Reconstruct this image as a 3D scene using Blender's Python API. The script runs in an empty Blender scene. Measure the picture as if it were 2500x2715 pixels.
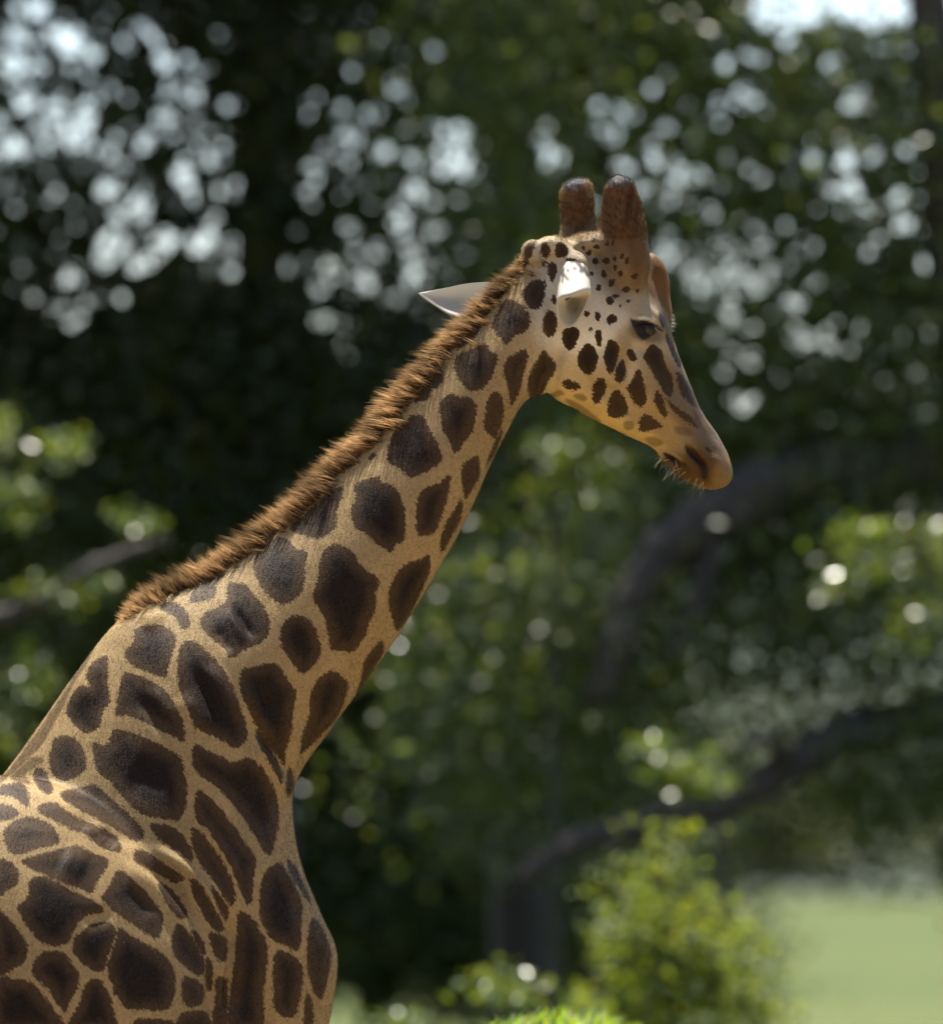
import bpy, math
import numpy as np
from mathutils import Vector, kdtree

rng = np.random.default_rng(7)
R = math.radians
scene = bpy.context.scene

# ------------------------------------------------------------------ camera, sky, sun, exposure
DIST = 20.0          # camera to giraffe
CAM_Z = 2.45
PX = 0.00085         # metres of giraffe per photograph pixel (photograph is 2500 x 2715)
TILT = math.atan((2330 - 1357.5) * PX / DIST)
FOCAL = 36.0 * math.hypot(DIST, (2330 - 1357.5) * PX) / (2500 * PX)
cam_d = bpy.data.cameras.new('camera')
cam = bpy.data.objects.new('camera', cam_d)
scene.collection.objects.link(cam)
cam.location = (0, -DIST, CAM_Z)
cam.rotation_euler = (math.pi / 2 + TILT, 0, 0)
cam_d.sensor_fit = 'HORIZONTAL'
cam_d.sensor_width = 36.0
cam_d.lens = FOCAL
cam_d.clip_start = 0.5
cam_d.clip_end = 6000
cam_d.dof.use_dof = True
cam_d.dof.focus_distance = DIST + 0.05
cam_d.dof.aperture_fstop = FOCAL / 88.0     # 88 mm wide entrance pupil
cam_d.dof.aperture_blades = 0
scene.camera = cam

SUN_DIR = Vector((-0.07, 0.28, 0.955)).normalized()      # towards the sun: high, behind the giraffe
world = bpy.data.worlds.new('World'); scene.world = world
world.use_nodes = True
wn = world.node_tree.nodes; wl = world.node_tree.links
sky = wn.new('ShaderNodeTexSky'); sky.sky_type = 'NISHITA'; sky.sun_disc = False
sky.sun_elevation = math.asin(SUN_DIR.z)
sky.sun_rotation = math.atan2(SUN_DIR.x, SUN_DIR.y)
sky.air_density = 1.0; sky.dust_density = 2.0; sky.ozone_density = 1.5
bg = wn['Background']; bg.inputs['Strength'].default_value = 0.075
wl.new(sky.outputs['Color'], bg.inputs['Color'])

sun_d = bpy.data.lights.new('sun', 'SUN'); sun_d.energy = 5.0; sun_d.angle = R(0.5)
sun_d.color = (1.0, 0.94, 0.84)
sun = bpy.data.objects.new('sun', sun_d); scene.collection.objects.link(sun)
sun.rotation_euler = SUN_DIR.to_track_quat('Z', 'Y').to_euler()
sun.location = (0, 0, 30)

scene.view_settings.view_transform = 'Standard'
scene.view_settings.look = 'None'
scene.view_settings.exposure = 2.1
scene.view_settings.gamma = 1.0
scene.render.engine = 'CYCLES'
scene.cycles.use_denoising = True
scene.cycles.max_bounces = 8
scene.cycles.transmission_bounces = 6
scene.cycles.sample_clamp_indirect = 6.0

# ------------------------------------------------------------------ camera maths (photograph pixel <-> place)
F = np.array([0, math.cos(TILT), math.sin(TILT)])
U = np.array([0, -math.sin(TILT), math.cos(TILT)])
CAM = np.array([0, -DIST, CAM_Z])
K = 36.0 / FOCAL / 2500.0
def ray(px, py):
    return F + np.array([(px - 1250) * K, 0, 0]) + U * (-(py - 1357.5) * K)
def at(px, py, Y):
    d = ray(px, py); t = (Y + DIST) / d[1]
    return CAM + d * t
def project(P):
    q = np.asarray(P) - CAM
    dz = q @ F
    return 1250 + q[:, 0] / dz / K, 1357.5 - (q @ U) / dz / K

# ------------------------------------------------------------------ helpers
def link(o, parent=None):
    scene.collection.objects.link(o)
    if parent is not None:
        o.parent = parent
    return o
def tag(o, label=None, cat=None, group=None, kind=None):
    for k, v in (('label', label), ('category', cat), ('group', group), ('kind', kind)):
        if v: o[k] = v
    return o
def empty(name, loc):
    o = bpy.data.objects.new(name, None); o.location = loc; o.empty_display_size = 0.2
    return link(o)
def mesh_np(name, V, Fa, col=None, smooth=True, extra=None):
    """V (n,3), Fa (m,k): one polygon size; col (n,3) -> attribute Col"""
    V = np.asarray(V, np.float32); Fa = np.asarray(Fa, np.int32)
    me = bpy.data.meshes.new(name)
    k = Fa.shape[1]
    me.vertices.add(len(V)); me.vertices.foreach_set('co', V.ravel())
    me.loops.add(Fa.size); me.loops.foreach_set('vertex_index', Fa.ravel())
    me.polygons.add(len(Fa))
    me.polygons.foreach_set('loop_start', np.arange(0, Fa.size, k, dtype=np.int32))
    me.polygons.foreach_set('loop_total', np.full(len(Fa), k, np.int32))
    me.polygons.foreach_set('use_smooth', np.full(len(Fa), smooth, bool))
    me.update(calc_edges=True)
    if col is not None: set_col(me, col)
    return me
def set_col(me, col, name='Col'):
    a = me.attributes.new(name, 'FLOAT_COLOR', 'POINT')
    c = np.ones((len(me.vertices), 4), np.float32); c[:, :3] = col
    a.data.foreach_set('color', c.ravel())
def obj(name, me, mat, parent=None, loc=None):
    o = bpy.data.objects.new(name, me)
    if mat is not None: me.materials.append(mat)
    if loc is not None: o.location = loc
    return link(o, parent)
def smoothstep(a, b, x):
    t = np.clip((x - a) / (b - a), 0, 1); return t * t * (3 - 2 * t)
def catmull(P, n, closed=False):
    P = np.asarray(P, float); N = len(P)
    out = []
    rngN = N if closed else N - 1
    for i in range(rngN):
        if closed:
            p0, p1, p2, p3 = P[i - 1], P[i], P[(i + 1) % N], P[(i + 2) % N]
        else:
            p1, p2 = P[i], P[i + 1]
            p0 = P[i - 1] if i > 0 else 2 * p1 - p2
            p3 = P[i + 2] if i + 2 < N else 2 * p2 - p1
        for t in np.linspace(0, 1, n, endpoint=False):
            out.append(0.5 * ((2 * p1) + (p2 - p0) * t + (2 * p0 - 5 * p1 + 4 * p2 - p3) * t * t + (3 * p1 - p0 - 3 * p2 + p3) * t ** 3))
    if not closed: out.append(P[-1])
    return np.array(out)
def tube(points, radii, seg=12, wob=0.0, seed=1):
    """closed tapered tube through points -> V, quads list"""
    r_ = np.random.default_rng(seed)
    P = np.asarray(points, float); n = len(P)
    V = []; Q = []
    T = np.gradient(P, axis=0); T /= np.linalg.norm(T, axis=1)[:, None]
    ref = np.array([0.0, 1.0, 0.0]) if abs(T[0][1]) < 0.9 else np.array([1.0, 0, 0])
    a = np.linspace(0, 2 * math.pi, seg, endpoint=False)
    for i in range(n):
        A = np.cross(T[i], ref); A /= np.linalg.norm(A); B = np.cross(T[i], A)
        rr = radii[i] * (1 + wob * r_.normal(size=seg))
        V.append(P[i] + np.outer(np.cos(a) * rr, A) + np.outer(np.sin(a) * rr, B))
    V = np.concatenate(V)
    for i in range(n - 1):
        for j in range(seg):
            j2 = (j + 1) % seg
            Q.append((i * seg + j, i * seg + j2, (i + 1) * seg + j2, (i + 1) * seg + j))
    c0 = len(V); V = np.vstack([V, P[0], P[-1]])
    for j in range(seg):
        j2 = (j + 1) % seg
        Q.append((j2, j, c0, c0)); Q.append(((n - 1) * seg + j, (n - 1) * seg + j2, c0 + 1, c0 + 1))
    return V, Q
def mesh_py(name, V, Q, smooth=True):
    me = bpy.data.meshes.new(name)
    me.from_pydata([tuple(v) for v in V], [], [tuple(dict.fromkeys(q)) for q in Q])
    if smooth: me.polygons.foreach_set('use_smooth', np.ones(len(me.polygons), bool))
    me.update()
    return me

# ------------------------------------------------------------------ materials
def mat(name):
    m = bpy.data.materials.new(name); m.use_nodes = True
    nt = m.node_tree; nt.nodes.clear()
    out = nt.nodes.new('ShaderNodeOutputMaterial')
    return m, nt, out
def node(nt, t, **kw):
    n = nt.nodes.new(t)
    for k, v in kw.items(): setattr(n, k, v)
    return n
def leaf_material(name, trans=0.34, rough=0.3, spec=0.6):
    m, nt, out = mat(name); L = nt.links.new
    at_ = node(nt, 'ShaderNodeAttribute', attribute_name='Col')
    p = node(nt, 'ShaderNodeBsdfPrincipled')
    L(at_.outputs['Color'], p.inputs['Base Color'])
    p.inputs['Roughness'].default_value = rough; p.inputs['Specular IOR Level'].default_value = spec
    tr = node(nt, 'ShaderNodeBsdfTranslucent')
    mix = node(nt, 'ShaderNodeMix', data_type='RGBA', blend_type='MULTIPLY'); mix.inputs[0].default_value = 1.0
    L(at_.outputs['Color'], mix.inputs['A']); mix.inputs['B'].default_value = (2.2, 2.0, 0.9, 1)
    L(mix.outputs['Result'], tr.inputs['Color'])
    ms = node(nt, 'ShaderNodeMixShader'); ms.inputs[0].default_value = trans
    L(p.outputs[0], ms.inputs[1]); L(tr.outputs[0], ms.inputs[2]); L(ms.outputs[0], out.inputs['Surface'])
    return m
def bark_material():
    m, nt, out = mat('bark'); L = nt.links.new
    tc = node(nt, 'ShaderNodeTexCoord'); mp = node(nt, 'ShaderNodeMapping'); mp.inputs['Scale'].default_value = (9, 9, 2.2)
    no = node(nt, 'ShaderNodeTexNoise'); no.inputs['Scale'].default_value = 2.5; no.inputs['Detail'].default_value = 6
    L(tc.outputs['Object'], mp.inputs[0]); L(mp.outputs[0], no.inputs['Vector'])
    cr = node(nt, 'ShaderNodeValToRGB')
    cr.color_ramp.elements[0].position = 0.3; cr.color_ramp.elements[0].color = (0.014, 0.011, 0.009, 1)
    cr.color_ramp.elements[1].position = 0.75; cr.color_ramp.elements[1].color = (0.04, 0.031, 0.024, 1)
    L(no.outputs['Fac'], cr.inputs[0])
    p = node(nt, 'ShaderNodeBsdfPrincipled'); p.inputs['Roughness'].default_value = 0.9
    L(cr.outputs[0], p.inputs['Base Color'])
    bu = node(nt, 'ShaderNodeBump'); bu.inputs['Strength'].default_value = 0.8; bu.inputs['Distance'].default_value = 0.03
    L(no.outputs['Fac'], bu.inputs['Height']); L(bu.outputs[0], p.inputs['Normal'])
    L(p.outputs[0], out.inputs['Surface'])
    return m
def ground_material():
    m, nt, out = mat('ground'); L = nt.links.new
    g = node(nt, 'ShaderNodeNewGeometry')
    sep = node(nt, 'ShaderNodeSeparateXYZ'); L(g.outputs['Position'], sep.inputs[0])
    n1 = node(nt, 'ShaderNodeTexNoise'); n1.inputs['Scale'].default_value = 0.35; n1.inputs['Detail'].default_value = 6
    n2 = node(nt, 'ShaderNodeTexNoise'); n2.inputs['Scale'].default_value = 0.012; n2.inputs['Detail'].default_value = 3
    n3 = node(nt, 'ShaderNodeTexNoise'); n3.inputs['Scale'].default_value = 22; n3.inputs['Detail'].default_value = 4
    for n in (n1, n2, n3): L(g.outputs['Position'], n.inputs['Vector'])
    soil = node(nt, 'ShaderNodeValToRGB')
    soil.color_ramp.elements[0].position = .3; soil.color_ramp.elements[0].color = (0.20, 0.135, 0.065, 1)
    soil.color_ramp.elements[1].position = .7; soil.color_ramp.elements[1].color = (0.33, 0.235, 0.12, 1)
    L(n3.outputs['Fac'], soil.inputs[0])
    gr = node(nt, 'ShaderNodeValToRGB')
    gr.color_ramp.elements[0].position = .40; gr.color_ramp.elements[0].color = (0.022, 0.036, 0.0055, 1)
    gr.color_ramp.elements[1].position = .60; gr.color_ramp.elements[1].color = (0.046, 0.054, 0.011, 1)
    ad = node(nt, 'ShaderNodeMix', data_type='FLOAT'); ad.inputs[0].default_value = 0.45
    L(n2.outputs['Fac'], ad.inputs['A']); L(n1.outputs['Fac'], ad.inputs['B'])
    L(ad.outputs['Result'], gr.inputs[0])
    # sandy ground round the giraffe, unseen, added for warm bounce light; grass further off
    mr = node(nt, 'ShaderNodeMapRange'); mr.inputs['From Min'].default_value = 1.0; mr.inputs['From Max'].default_value = 3.2
    ad2 = node(nt, 'ShaderNodeMath', operation='MULTIPLY_ADD'); ad2.inputs[1].default_value = 2.0
    L(n1.outputs['Fac'], ad2.inputs[0]); L(sep.outputs['Y'], ad2.inputs[2]); L(ad2.outputs[0], mr.inputs['Value'])
    mx = node(nt, 'ShaderNodeMix', data_type='RGBA')
    L(mr.outputs[0], mx.inputs[0]); L(soil.outputs[0], mx.inputs['A']); L(gr.outputs[0], mx.inputs['B'])
    p = node(nt, 'ShaderNodeBsdfPrincipled'); p.inputs['Roughness'].default_value = 0.95; p.inputs['Specular IOR Level'].default_value = 0.15
    L(mx.outputs['Result'], p.inputs['Base Color'])
    bu = node(nt, 'ShaderNodeBump'); bu.inputs['Strength'].default_value = 0.5; bu.inputs['Distance'].default_value = 0.03
    L(n3.outputs['Fac'], bu.inputs['Height']); L(bu.outputs[0], p.inputs['Normal'])
    L(p.outputs[0], out.inputs['Surface'])
    return m
M_LEAF = leaf_material('leaf')
M_LEAF_SOFT = leaf_material('leaf_soft', trans=0.45, rough=0.55, spec=0.25)
M_LEAF_DULL = leaf_material('leaf_dull', trans=0.3, rough=0.55, spec=0.3)
M_BARK = bark_material()
M_GROUND = ground_material()

# ------------------------------------------------------------------ ground: one sheet to the horizon, with a grassy bank
BANK = at(1465, 2722, 4.0)
def ground_z(x, y):
    return BANK[2] * np.exp(-((x - BANK[0]) / 1.35) ** 2 - ((y - 4.0) / 1.3) ** 2)
xs = np.unique(np.concatenate([np.linspace(-8, 8, 81), np.geomspace(8, 3000, 24), -np.geomspace(8, 3000, 24)]))
ys = np.unique(np.concatenate([np.linspace(-4, 12, 81), np.geomspace(12, 4000, 26), -np.geomspace(4, 400, 14)]))
GX, GY = np.meshgrid(xs, ys)
GV = np.stack([GX, GY, ground_z(GX, GY)], -1).reshape(-1, 3)
ii = np.arange(len(ys) - 1)[:, None] * len(xs) + np.arange(len(xs) - 1)[None, :]
GF = np.stack([ii, ii + 1, ii + 1 + len(xs), ii + len(xs)], -1).reshape(-1, 4)
ground = obj('ground', mesh_np('ground', GV, GF), M_GROUND); tag(ground, kind='structure')

# grass blades on top of the bank
def blades(n, cx, cy, sx, sy, hmin, hmax, seed):
    r = np.random.default_rng(seed)
    x = cx + r.normal(0, sx, n); y = cy + r.normal(0, sy, n); z = ground_z(x, y) - 0.005
    h = r.uniform(hmin, hmax, n); az = r.uniform(0, 2 * math.pi, n); lean = r.uniform(0.1, 0.9, n)
    d = np.stack([np.cos(az) * lean + 0.5, np.sin(az) * lean, np.ones(n)], -1); d /= np.linalg.norm(d, axis=1)[:, None]
    w = np.stack([np.cos(az + 1.57), np.sin(az + 1.57), np.zeros(n)], -1) * r.uniform(.0025, .005, n)[:, None]
    b = np.stack([x, y, z], -1)
    m1 = b + d * (h * .55)[:, None]; tip = b + d * h[:, None] + np.stack([np.cos(az), np.sin(az), -np.ones(n) * .6], -1) * (h * .22)[:, None]
    V = np.stack([b - w, b + w, m1 + w * .8, m1 - w * .8, tip], 1).reshape(-1, 3)
    o = np.arange(n)[:, None] * 5
    Fq = np.concatenate([o + [0, 1, 2], o + [0, 2, 3], o + [3, 2, 4]])
    c = np.array([0.075, 0.14, 0.016]) * r.uniform(.6, 1.3, n)[:, None] * np.array([1, 1, 1]) + np.array([.05, .02, 0]) * r.uniform(0, 1, n)[:, None]
    return mesh_np('bank_grass', V, Fq, np.repeat(c, 5, 0))
bgr = obj('bank_grass', blades(9000, BANK[0], 4.0, .75, .5, .04, .095, 3), M_LEAF_SOFT)
tag(bgr, 'bright green grass blades topping the bank behind the giraffe', 'grass', kind='stuff')

# ------------------------------------------------------------------ trees
# gaps in the canopy through which the sky shows, measured in the plane of the oak crowns
SKY_GAPS = [(30,170,52),(100,185,40),(200,115,62),(160,85,34),(245,150,36),(30,380,46),(70,270,40),(150,290,46),(205,365,58),(240,268,36),
 (435,310,44),(510,250,44),(455,228,36),(285,500,44),(372,385,26),(490,465,44),(500,510,36),(632,500,38),(435,640,58),(300,650,64),(275,690,40),
 (370,690,56),(400,690,40),(540,640,60),(620,655,48),(625,720,40),(560,585,40),(370,550,48),(190,740,44),(150,805,40),(100,795,30),(320,790,28),
 (410,115,26),(500,160,28),(930,365,50),(985,310,40),(900,300,34),(830,440,32),(1015,400,40),(1050,232,40),(1210,380,78),(1180,430,62),(1230,450,60),(1105,508,44),
 (930,612,36),(1060,600,48),(1085,670,54),(1100,740,50),(1000,665,36),(880,715,56),(850,765,40),(960,745,56),(1150,605,40),(1160,700,40),(850,850,42),(900,850,30),(1130,835,30),
 (1465,420,52),(1430,380,36),(1625,360,40),(1655,295,40),(1770,520,40),(1710,500,44),(1760,640,44),(1780,685,60),(1850,740,66),(1955,720,72),(1920,655,40),(2000,760,40),(1930,795,42),
 (1855,465,44),(1740,420,30),(1790,480,36),(1960,262,46),(1900,275,36),(2260,270,36),(2245,420,46),(2250,500,44),(2290,560,36),(2470,535,52),(2450,500,36),
 (2110,680,34),(2110,800,44),(2110,885,42),(2150,900,34),(1990,955,40),(1970,1075,34),(2380,600,30),(2460,700,34),(1920,170,34),(2060,30,70),(2150,30,56),(2260,20,60),(2370,20,60),(2460,15,60),(2080,90,44),
 (40,85,34),(110,20,34),(2030,640,34),(1905,900,36),(1940,840,36),(2050,730,34),(1650,560,30),(1880,560,34),(700,830,20),(560,430,26)]
_gr = np.random.default_rng(77)
_g = np.array(SKY_GAPS, float); _k = _gr.integers(0, len(_g), 620)
_small = np.stack([_g[_k, 0] + _gr.normal(0, 85, 620), _g[_k, 1] + _gr.normal(0, 70, 620), _gr.uniform(9, 22, 620)], -1)
GAPS = np.vstack([_g * [1, 1, .80], _small])
def gap_keep(C, r, scale=1.0, leak=0.10):
    px, py = project(C)
    keep = np.ones(len(C), bool)
    rr = r.uniform(0.72, 1.06, len(C)) * scale
    leakr = r.random(len(C)) < leak
    for gx, gy, gr in GAPS:
        d = np.hypot(px - gx, py - gy)
        keep &= ~((d < gr * rr) & ~leakr)
    # open sky beyond the top of the crown at the right
    keep &= ~((px > 1990) & (py < 62 + 20 * np.sin(px / 40.0)) & ~leakr)
    return keep
def leaf_mesh(name, C, size, col, r, up=0.35, var=0.35):
    n = len(C)
    nrm = r.normal(size=(n, 3)); nrm[:, 2] = np.abs(nrm[:, 2]) + up; nrm /= np.linalg.norm(nrm, axis=1)[:, None]
    t = r.normal(size=(n, 3)); t -= nrm * np.sum(t * nrm, 1)[:, None]; t /= np.linalg.norm(t, axis=1)[:, None]
    b = np.cross(nrm, t)
    L_ = (size * r.uniform(.7, 1.3, n))[:, None]; W = L_ * r.uniform(.26, .36, n)[:, None]
    f = nrm * L_ * .09
    V = np.stack([C - t * L_ * .5, C + b * W + f, C + t * L_ * .5, C - b * W + f], 1).reshape(-1, 3)
    o = np.arange(n)[:, None] * 4
    Fa = np.concatenate([o + [0, 1, 2], o + [0, 2, 3]])
    c = np.asarray(col) * r.uniform(1 - var, 1 + var, n)[:, None]
    c = c + np.array([.03, .018, -.004]) * (r.random(n) ** 3)[:, None]
    return mesh_np(name, V, Fa, np.repeat(np.clip(c, .004, 1), 4, 0), smooth=False)
def clumps(blobs, r, per, spread):
    out = []
    for (px, py, Y, rx, ry, rz, n) in blobs:
        c = at(px, py, Y)
        k = max(1, n // per)
        d = r.normal(size=(k, 3)); d /= np.linalg.norm(d, axis=1)[:, None]
        cc = c + d * (r.random(k) ** (1 / 2.6))[:, None] * np.array([rx, ry, rz])
        s = r.uniform(.6, 1.3, k) * spread
        q = np.repeat(cc, per, 0) + r.normal(size=(k * per, 3)) * np.repeat(s, per)[:, None] * np.array([1, 1, .6])
        out.append(q)
    return np.concatenate(out)
def branch(name, pts, r0, r1, parent, base, seed):
    P = np.array([at(*p) for p in pts]); P = catmull(P, 8)
    r = np.random.default_rng(seed)
    P[1:-1] += r.normal(size=(len(P) - 2, 3)) * r0 * 0.06
    rad = np.linspace(r0, r1, len(P)) * (1 + .10 * r.normal(size=len(P)))
    V, Q = tube(P - base, rad, 14, .11, seed)
    return obj(name, mesh_py(name, V, Q), M_BARK, parent)
def tree(name, label, cat, trunk, r0, r1, limbs, blobs, leaf, col, seed, mat_=None, gaps=True, per=40, spread=.28, var=.35, group=None, crown='crown', high=None):
    r = np.random.default_rng(seed)
    g = at(*trunk[0]); base = np.array([g[0], g[1], float(ground_z(g[0], g[1]))])
    root = empty(name, base); tag(root, label, cat, group)
    pts = [np.array([base[0], base[1], base[2] - .15])] + [at(*p) for p in trunk]
    P = catmull(np.array(pts), 8)
    rad = np.linspace(r0, r1, len(P)); rad[:6] *= np.linspace(1.5, 1.02, 6)
    V, Q = tube(P - base, rad, 18, .04, seed)
    obj('trunk', mesh_py('trunk', V, Q), M_BARK, root)
    for k, (lp, a, b) in enumerate(limbs): branch('limb', lp, a, b, root, base, seed + 31 * k + 1)
    C = clumps(blobs, r, per, spread)
    C = C[C[:, 2] > 0.05]
    if gaps: C = C[gap_keep(C, r)]
    o = obj(crown, leaf_mesh(crown, C - base, leaf, col, r, var=var), mat_ or M_LEAF, root)
    o['kind'] = 'stuff'
    if high:  # unseen leaf canopy above the crown, added to shade the foliage below
        (hx, hy, hY, hrx, hry, hrz, hn) = high
        C = clumps([high], r, 30, .45)
        u = obj('shade_canopy', leaf_mesh('shade_canopy', C - base, .20, col, r, up=.8, var=var), mat_ or M_LEAF, root); u['kind'] = 'stuff'
    return root
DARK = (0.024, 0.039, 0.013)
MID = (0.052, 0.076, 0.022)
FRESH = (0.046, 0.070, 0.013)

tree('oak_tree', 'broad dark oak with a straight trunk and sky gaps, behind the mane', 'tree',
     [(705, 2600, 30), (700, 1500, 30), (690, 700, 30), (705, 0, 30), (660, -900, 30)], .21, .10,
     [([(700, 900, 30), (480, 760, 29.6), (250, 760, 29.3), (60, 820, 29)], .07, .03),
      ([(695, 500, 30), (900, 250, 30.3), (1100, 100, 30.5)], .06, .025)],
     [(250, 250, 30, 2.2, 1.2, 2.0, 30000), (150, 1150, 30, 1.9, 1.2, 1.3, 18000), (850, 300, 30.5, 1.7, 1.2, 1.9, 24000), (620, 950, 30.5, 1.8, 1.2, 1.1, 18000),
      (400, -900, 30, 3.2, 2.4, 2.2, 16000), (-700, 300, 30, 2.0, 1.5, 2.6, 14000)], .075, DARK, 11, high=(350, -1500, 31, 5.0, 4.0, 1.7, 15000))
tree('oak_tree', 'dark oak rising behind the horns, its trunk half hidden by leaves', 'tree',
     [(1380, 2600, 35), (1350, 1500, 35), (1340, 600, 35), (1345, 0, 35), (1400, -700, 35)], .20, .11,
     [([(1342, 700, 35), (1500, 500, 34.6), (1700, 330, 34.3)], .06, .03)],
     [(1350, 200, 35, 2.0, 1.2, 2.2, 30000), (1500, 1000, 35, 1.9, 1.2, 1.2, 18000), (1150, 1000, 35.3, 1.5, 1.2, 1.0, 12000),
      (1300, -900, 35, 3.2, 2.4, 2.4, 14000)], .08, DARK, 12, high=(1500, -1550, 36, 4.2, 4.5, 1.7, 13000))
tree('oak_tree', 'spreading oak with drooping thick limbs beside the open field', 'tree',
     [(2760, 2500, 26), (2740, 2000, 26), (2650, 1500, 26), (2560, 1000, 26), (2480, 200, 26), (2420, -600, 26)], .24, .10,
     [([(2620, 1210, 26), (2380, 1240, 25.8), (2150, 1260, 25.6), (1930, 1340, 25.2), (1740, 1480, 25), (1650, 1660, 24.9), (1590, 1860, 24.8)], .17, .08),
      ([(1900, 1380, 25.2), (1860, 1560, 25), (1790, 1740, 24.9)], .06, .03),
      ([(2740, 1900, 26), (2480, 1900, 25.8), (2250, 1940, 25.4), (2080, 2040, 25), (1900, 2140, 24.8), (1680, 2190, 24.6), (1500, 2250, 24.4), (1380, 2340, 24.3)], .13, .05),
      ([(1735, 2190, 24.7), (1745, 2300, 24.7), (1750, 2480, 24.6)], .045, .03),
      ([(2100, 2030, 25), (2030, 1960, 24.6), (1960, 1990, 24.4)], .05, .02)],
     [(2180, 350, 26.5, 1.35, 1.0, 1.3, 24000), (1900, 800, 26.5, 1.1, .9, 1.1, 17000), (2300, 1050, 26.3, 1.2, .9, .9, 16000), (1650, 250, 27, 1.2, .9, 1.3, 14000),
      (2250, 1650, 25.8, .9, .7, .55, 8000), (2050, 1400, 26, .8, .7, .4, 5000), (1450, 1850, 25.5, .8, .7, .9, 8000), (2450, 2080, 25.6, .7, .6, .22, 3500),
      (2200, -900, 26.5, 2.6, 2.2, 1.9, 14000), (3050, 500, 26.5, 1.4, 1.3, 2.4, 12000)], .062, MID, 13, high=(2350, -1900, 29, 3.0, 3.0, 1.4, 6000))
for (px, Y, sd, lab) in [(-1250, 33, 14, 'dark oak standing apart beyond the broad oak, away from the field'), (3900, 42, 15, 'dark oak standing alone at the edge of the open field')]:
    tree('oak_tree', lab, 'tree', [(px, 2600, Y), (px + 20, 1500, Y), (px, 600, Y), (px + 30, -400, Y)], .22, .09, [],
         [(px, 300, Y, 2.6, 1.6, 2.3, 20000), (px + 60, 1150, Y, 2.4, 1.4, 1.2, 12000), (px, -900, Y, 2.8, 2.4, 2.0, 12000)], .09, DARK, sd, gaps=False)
# understorey behind
k = 0
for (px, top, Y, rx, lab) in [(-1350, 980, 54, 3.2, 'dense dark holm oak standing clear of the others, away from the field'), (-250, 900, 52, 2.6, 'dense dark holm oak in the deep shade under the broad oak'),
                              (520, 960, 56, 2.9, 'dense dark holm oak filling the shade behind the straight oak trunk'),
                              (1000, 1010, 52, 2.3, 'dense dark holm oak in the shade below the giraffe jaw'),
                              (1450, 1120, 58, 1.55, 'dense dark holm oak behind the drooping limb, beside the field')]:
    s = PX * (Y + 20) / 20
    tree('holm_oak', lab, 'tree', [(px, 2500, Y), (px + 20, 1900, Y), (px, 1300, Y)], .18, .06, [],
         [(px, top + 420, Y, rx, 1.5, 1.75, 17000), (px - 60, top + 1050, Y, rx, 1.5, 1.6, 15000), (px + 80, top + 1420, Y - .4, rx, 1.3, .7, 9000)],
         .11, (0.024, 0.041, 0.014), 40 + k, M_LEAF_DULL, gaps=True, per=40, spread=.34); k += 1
# sunlit shrubs in front of the trees
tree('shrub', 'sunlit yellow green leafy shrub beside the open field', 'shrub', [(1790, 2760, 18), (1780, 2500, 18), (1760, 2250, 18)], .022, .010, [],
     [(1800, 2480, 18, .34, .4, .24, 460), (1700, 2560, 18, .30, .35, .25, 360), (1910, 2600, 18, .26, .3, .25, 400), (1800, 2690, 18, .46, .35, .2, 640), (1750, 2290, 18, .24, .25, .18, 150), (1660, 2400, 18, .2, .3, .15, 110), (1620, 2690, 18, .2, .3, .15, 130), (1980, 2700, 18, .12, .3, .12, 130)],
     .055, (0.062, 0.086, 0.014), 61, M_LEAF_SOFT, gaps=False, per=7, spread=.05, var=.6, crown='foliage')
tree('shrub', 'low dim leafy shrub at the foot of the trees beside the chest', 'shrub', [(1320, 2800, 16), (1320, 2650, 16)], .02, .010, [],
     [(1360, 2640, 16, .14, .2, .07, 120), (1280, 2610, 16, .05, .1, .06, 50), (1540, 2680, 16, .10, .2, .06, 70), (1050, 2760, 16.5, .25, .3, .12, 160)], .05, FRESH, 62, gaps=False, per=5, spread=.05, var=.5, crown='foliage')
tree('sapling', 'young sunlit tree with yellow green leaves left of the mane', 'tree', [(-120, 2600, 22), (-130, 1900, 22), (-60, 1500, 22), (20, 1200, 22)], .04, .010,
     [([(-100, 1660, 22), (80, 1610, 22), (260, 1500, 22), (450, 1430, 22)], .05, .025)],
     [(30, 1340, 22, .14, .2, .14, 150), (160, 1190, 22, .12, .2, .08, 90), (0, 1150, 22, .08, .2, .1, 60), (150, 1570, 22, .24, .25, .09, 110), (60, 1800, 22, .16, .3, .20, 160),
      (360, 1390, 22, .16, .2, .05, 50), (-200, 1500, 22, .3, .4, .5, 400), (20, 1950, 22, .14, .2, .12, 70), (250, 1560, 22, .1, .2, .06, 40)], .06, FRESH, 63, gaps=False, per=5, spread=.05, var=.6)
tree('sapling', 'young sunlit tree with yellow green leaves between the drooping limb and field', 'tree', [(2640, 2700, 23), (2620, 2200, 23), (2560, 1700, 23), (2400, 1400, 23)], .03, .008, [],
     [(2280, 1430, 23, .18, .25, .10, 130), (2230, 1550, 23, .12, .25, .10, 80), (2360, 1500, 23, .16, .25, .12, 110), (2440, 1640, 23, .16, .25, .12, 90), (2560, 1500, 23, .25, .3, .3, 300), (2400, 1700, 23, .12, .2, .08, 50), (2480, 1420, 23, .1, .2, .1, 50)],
     .06, FRESH, 64, gaps=False, per=5, spread=.05, var=.6)
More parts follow.
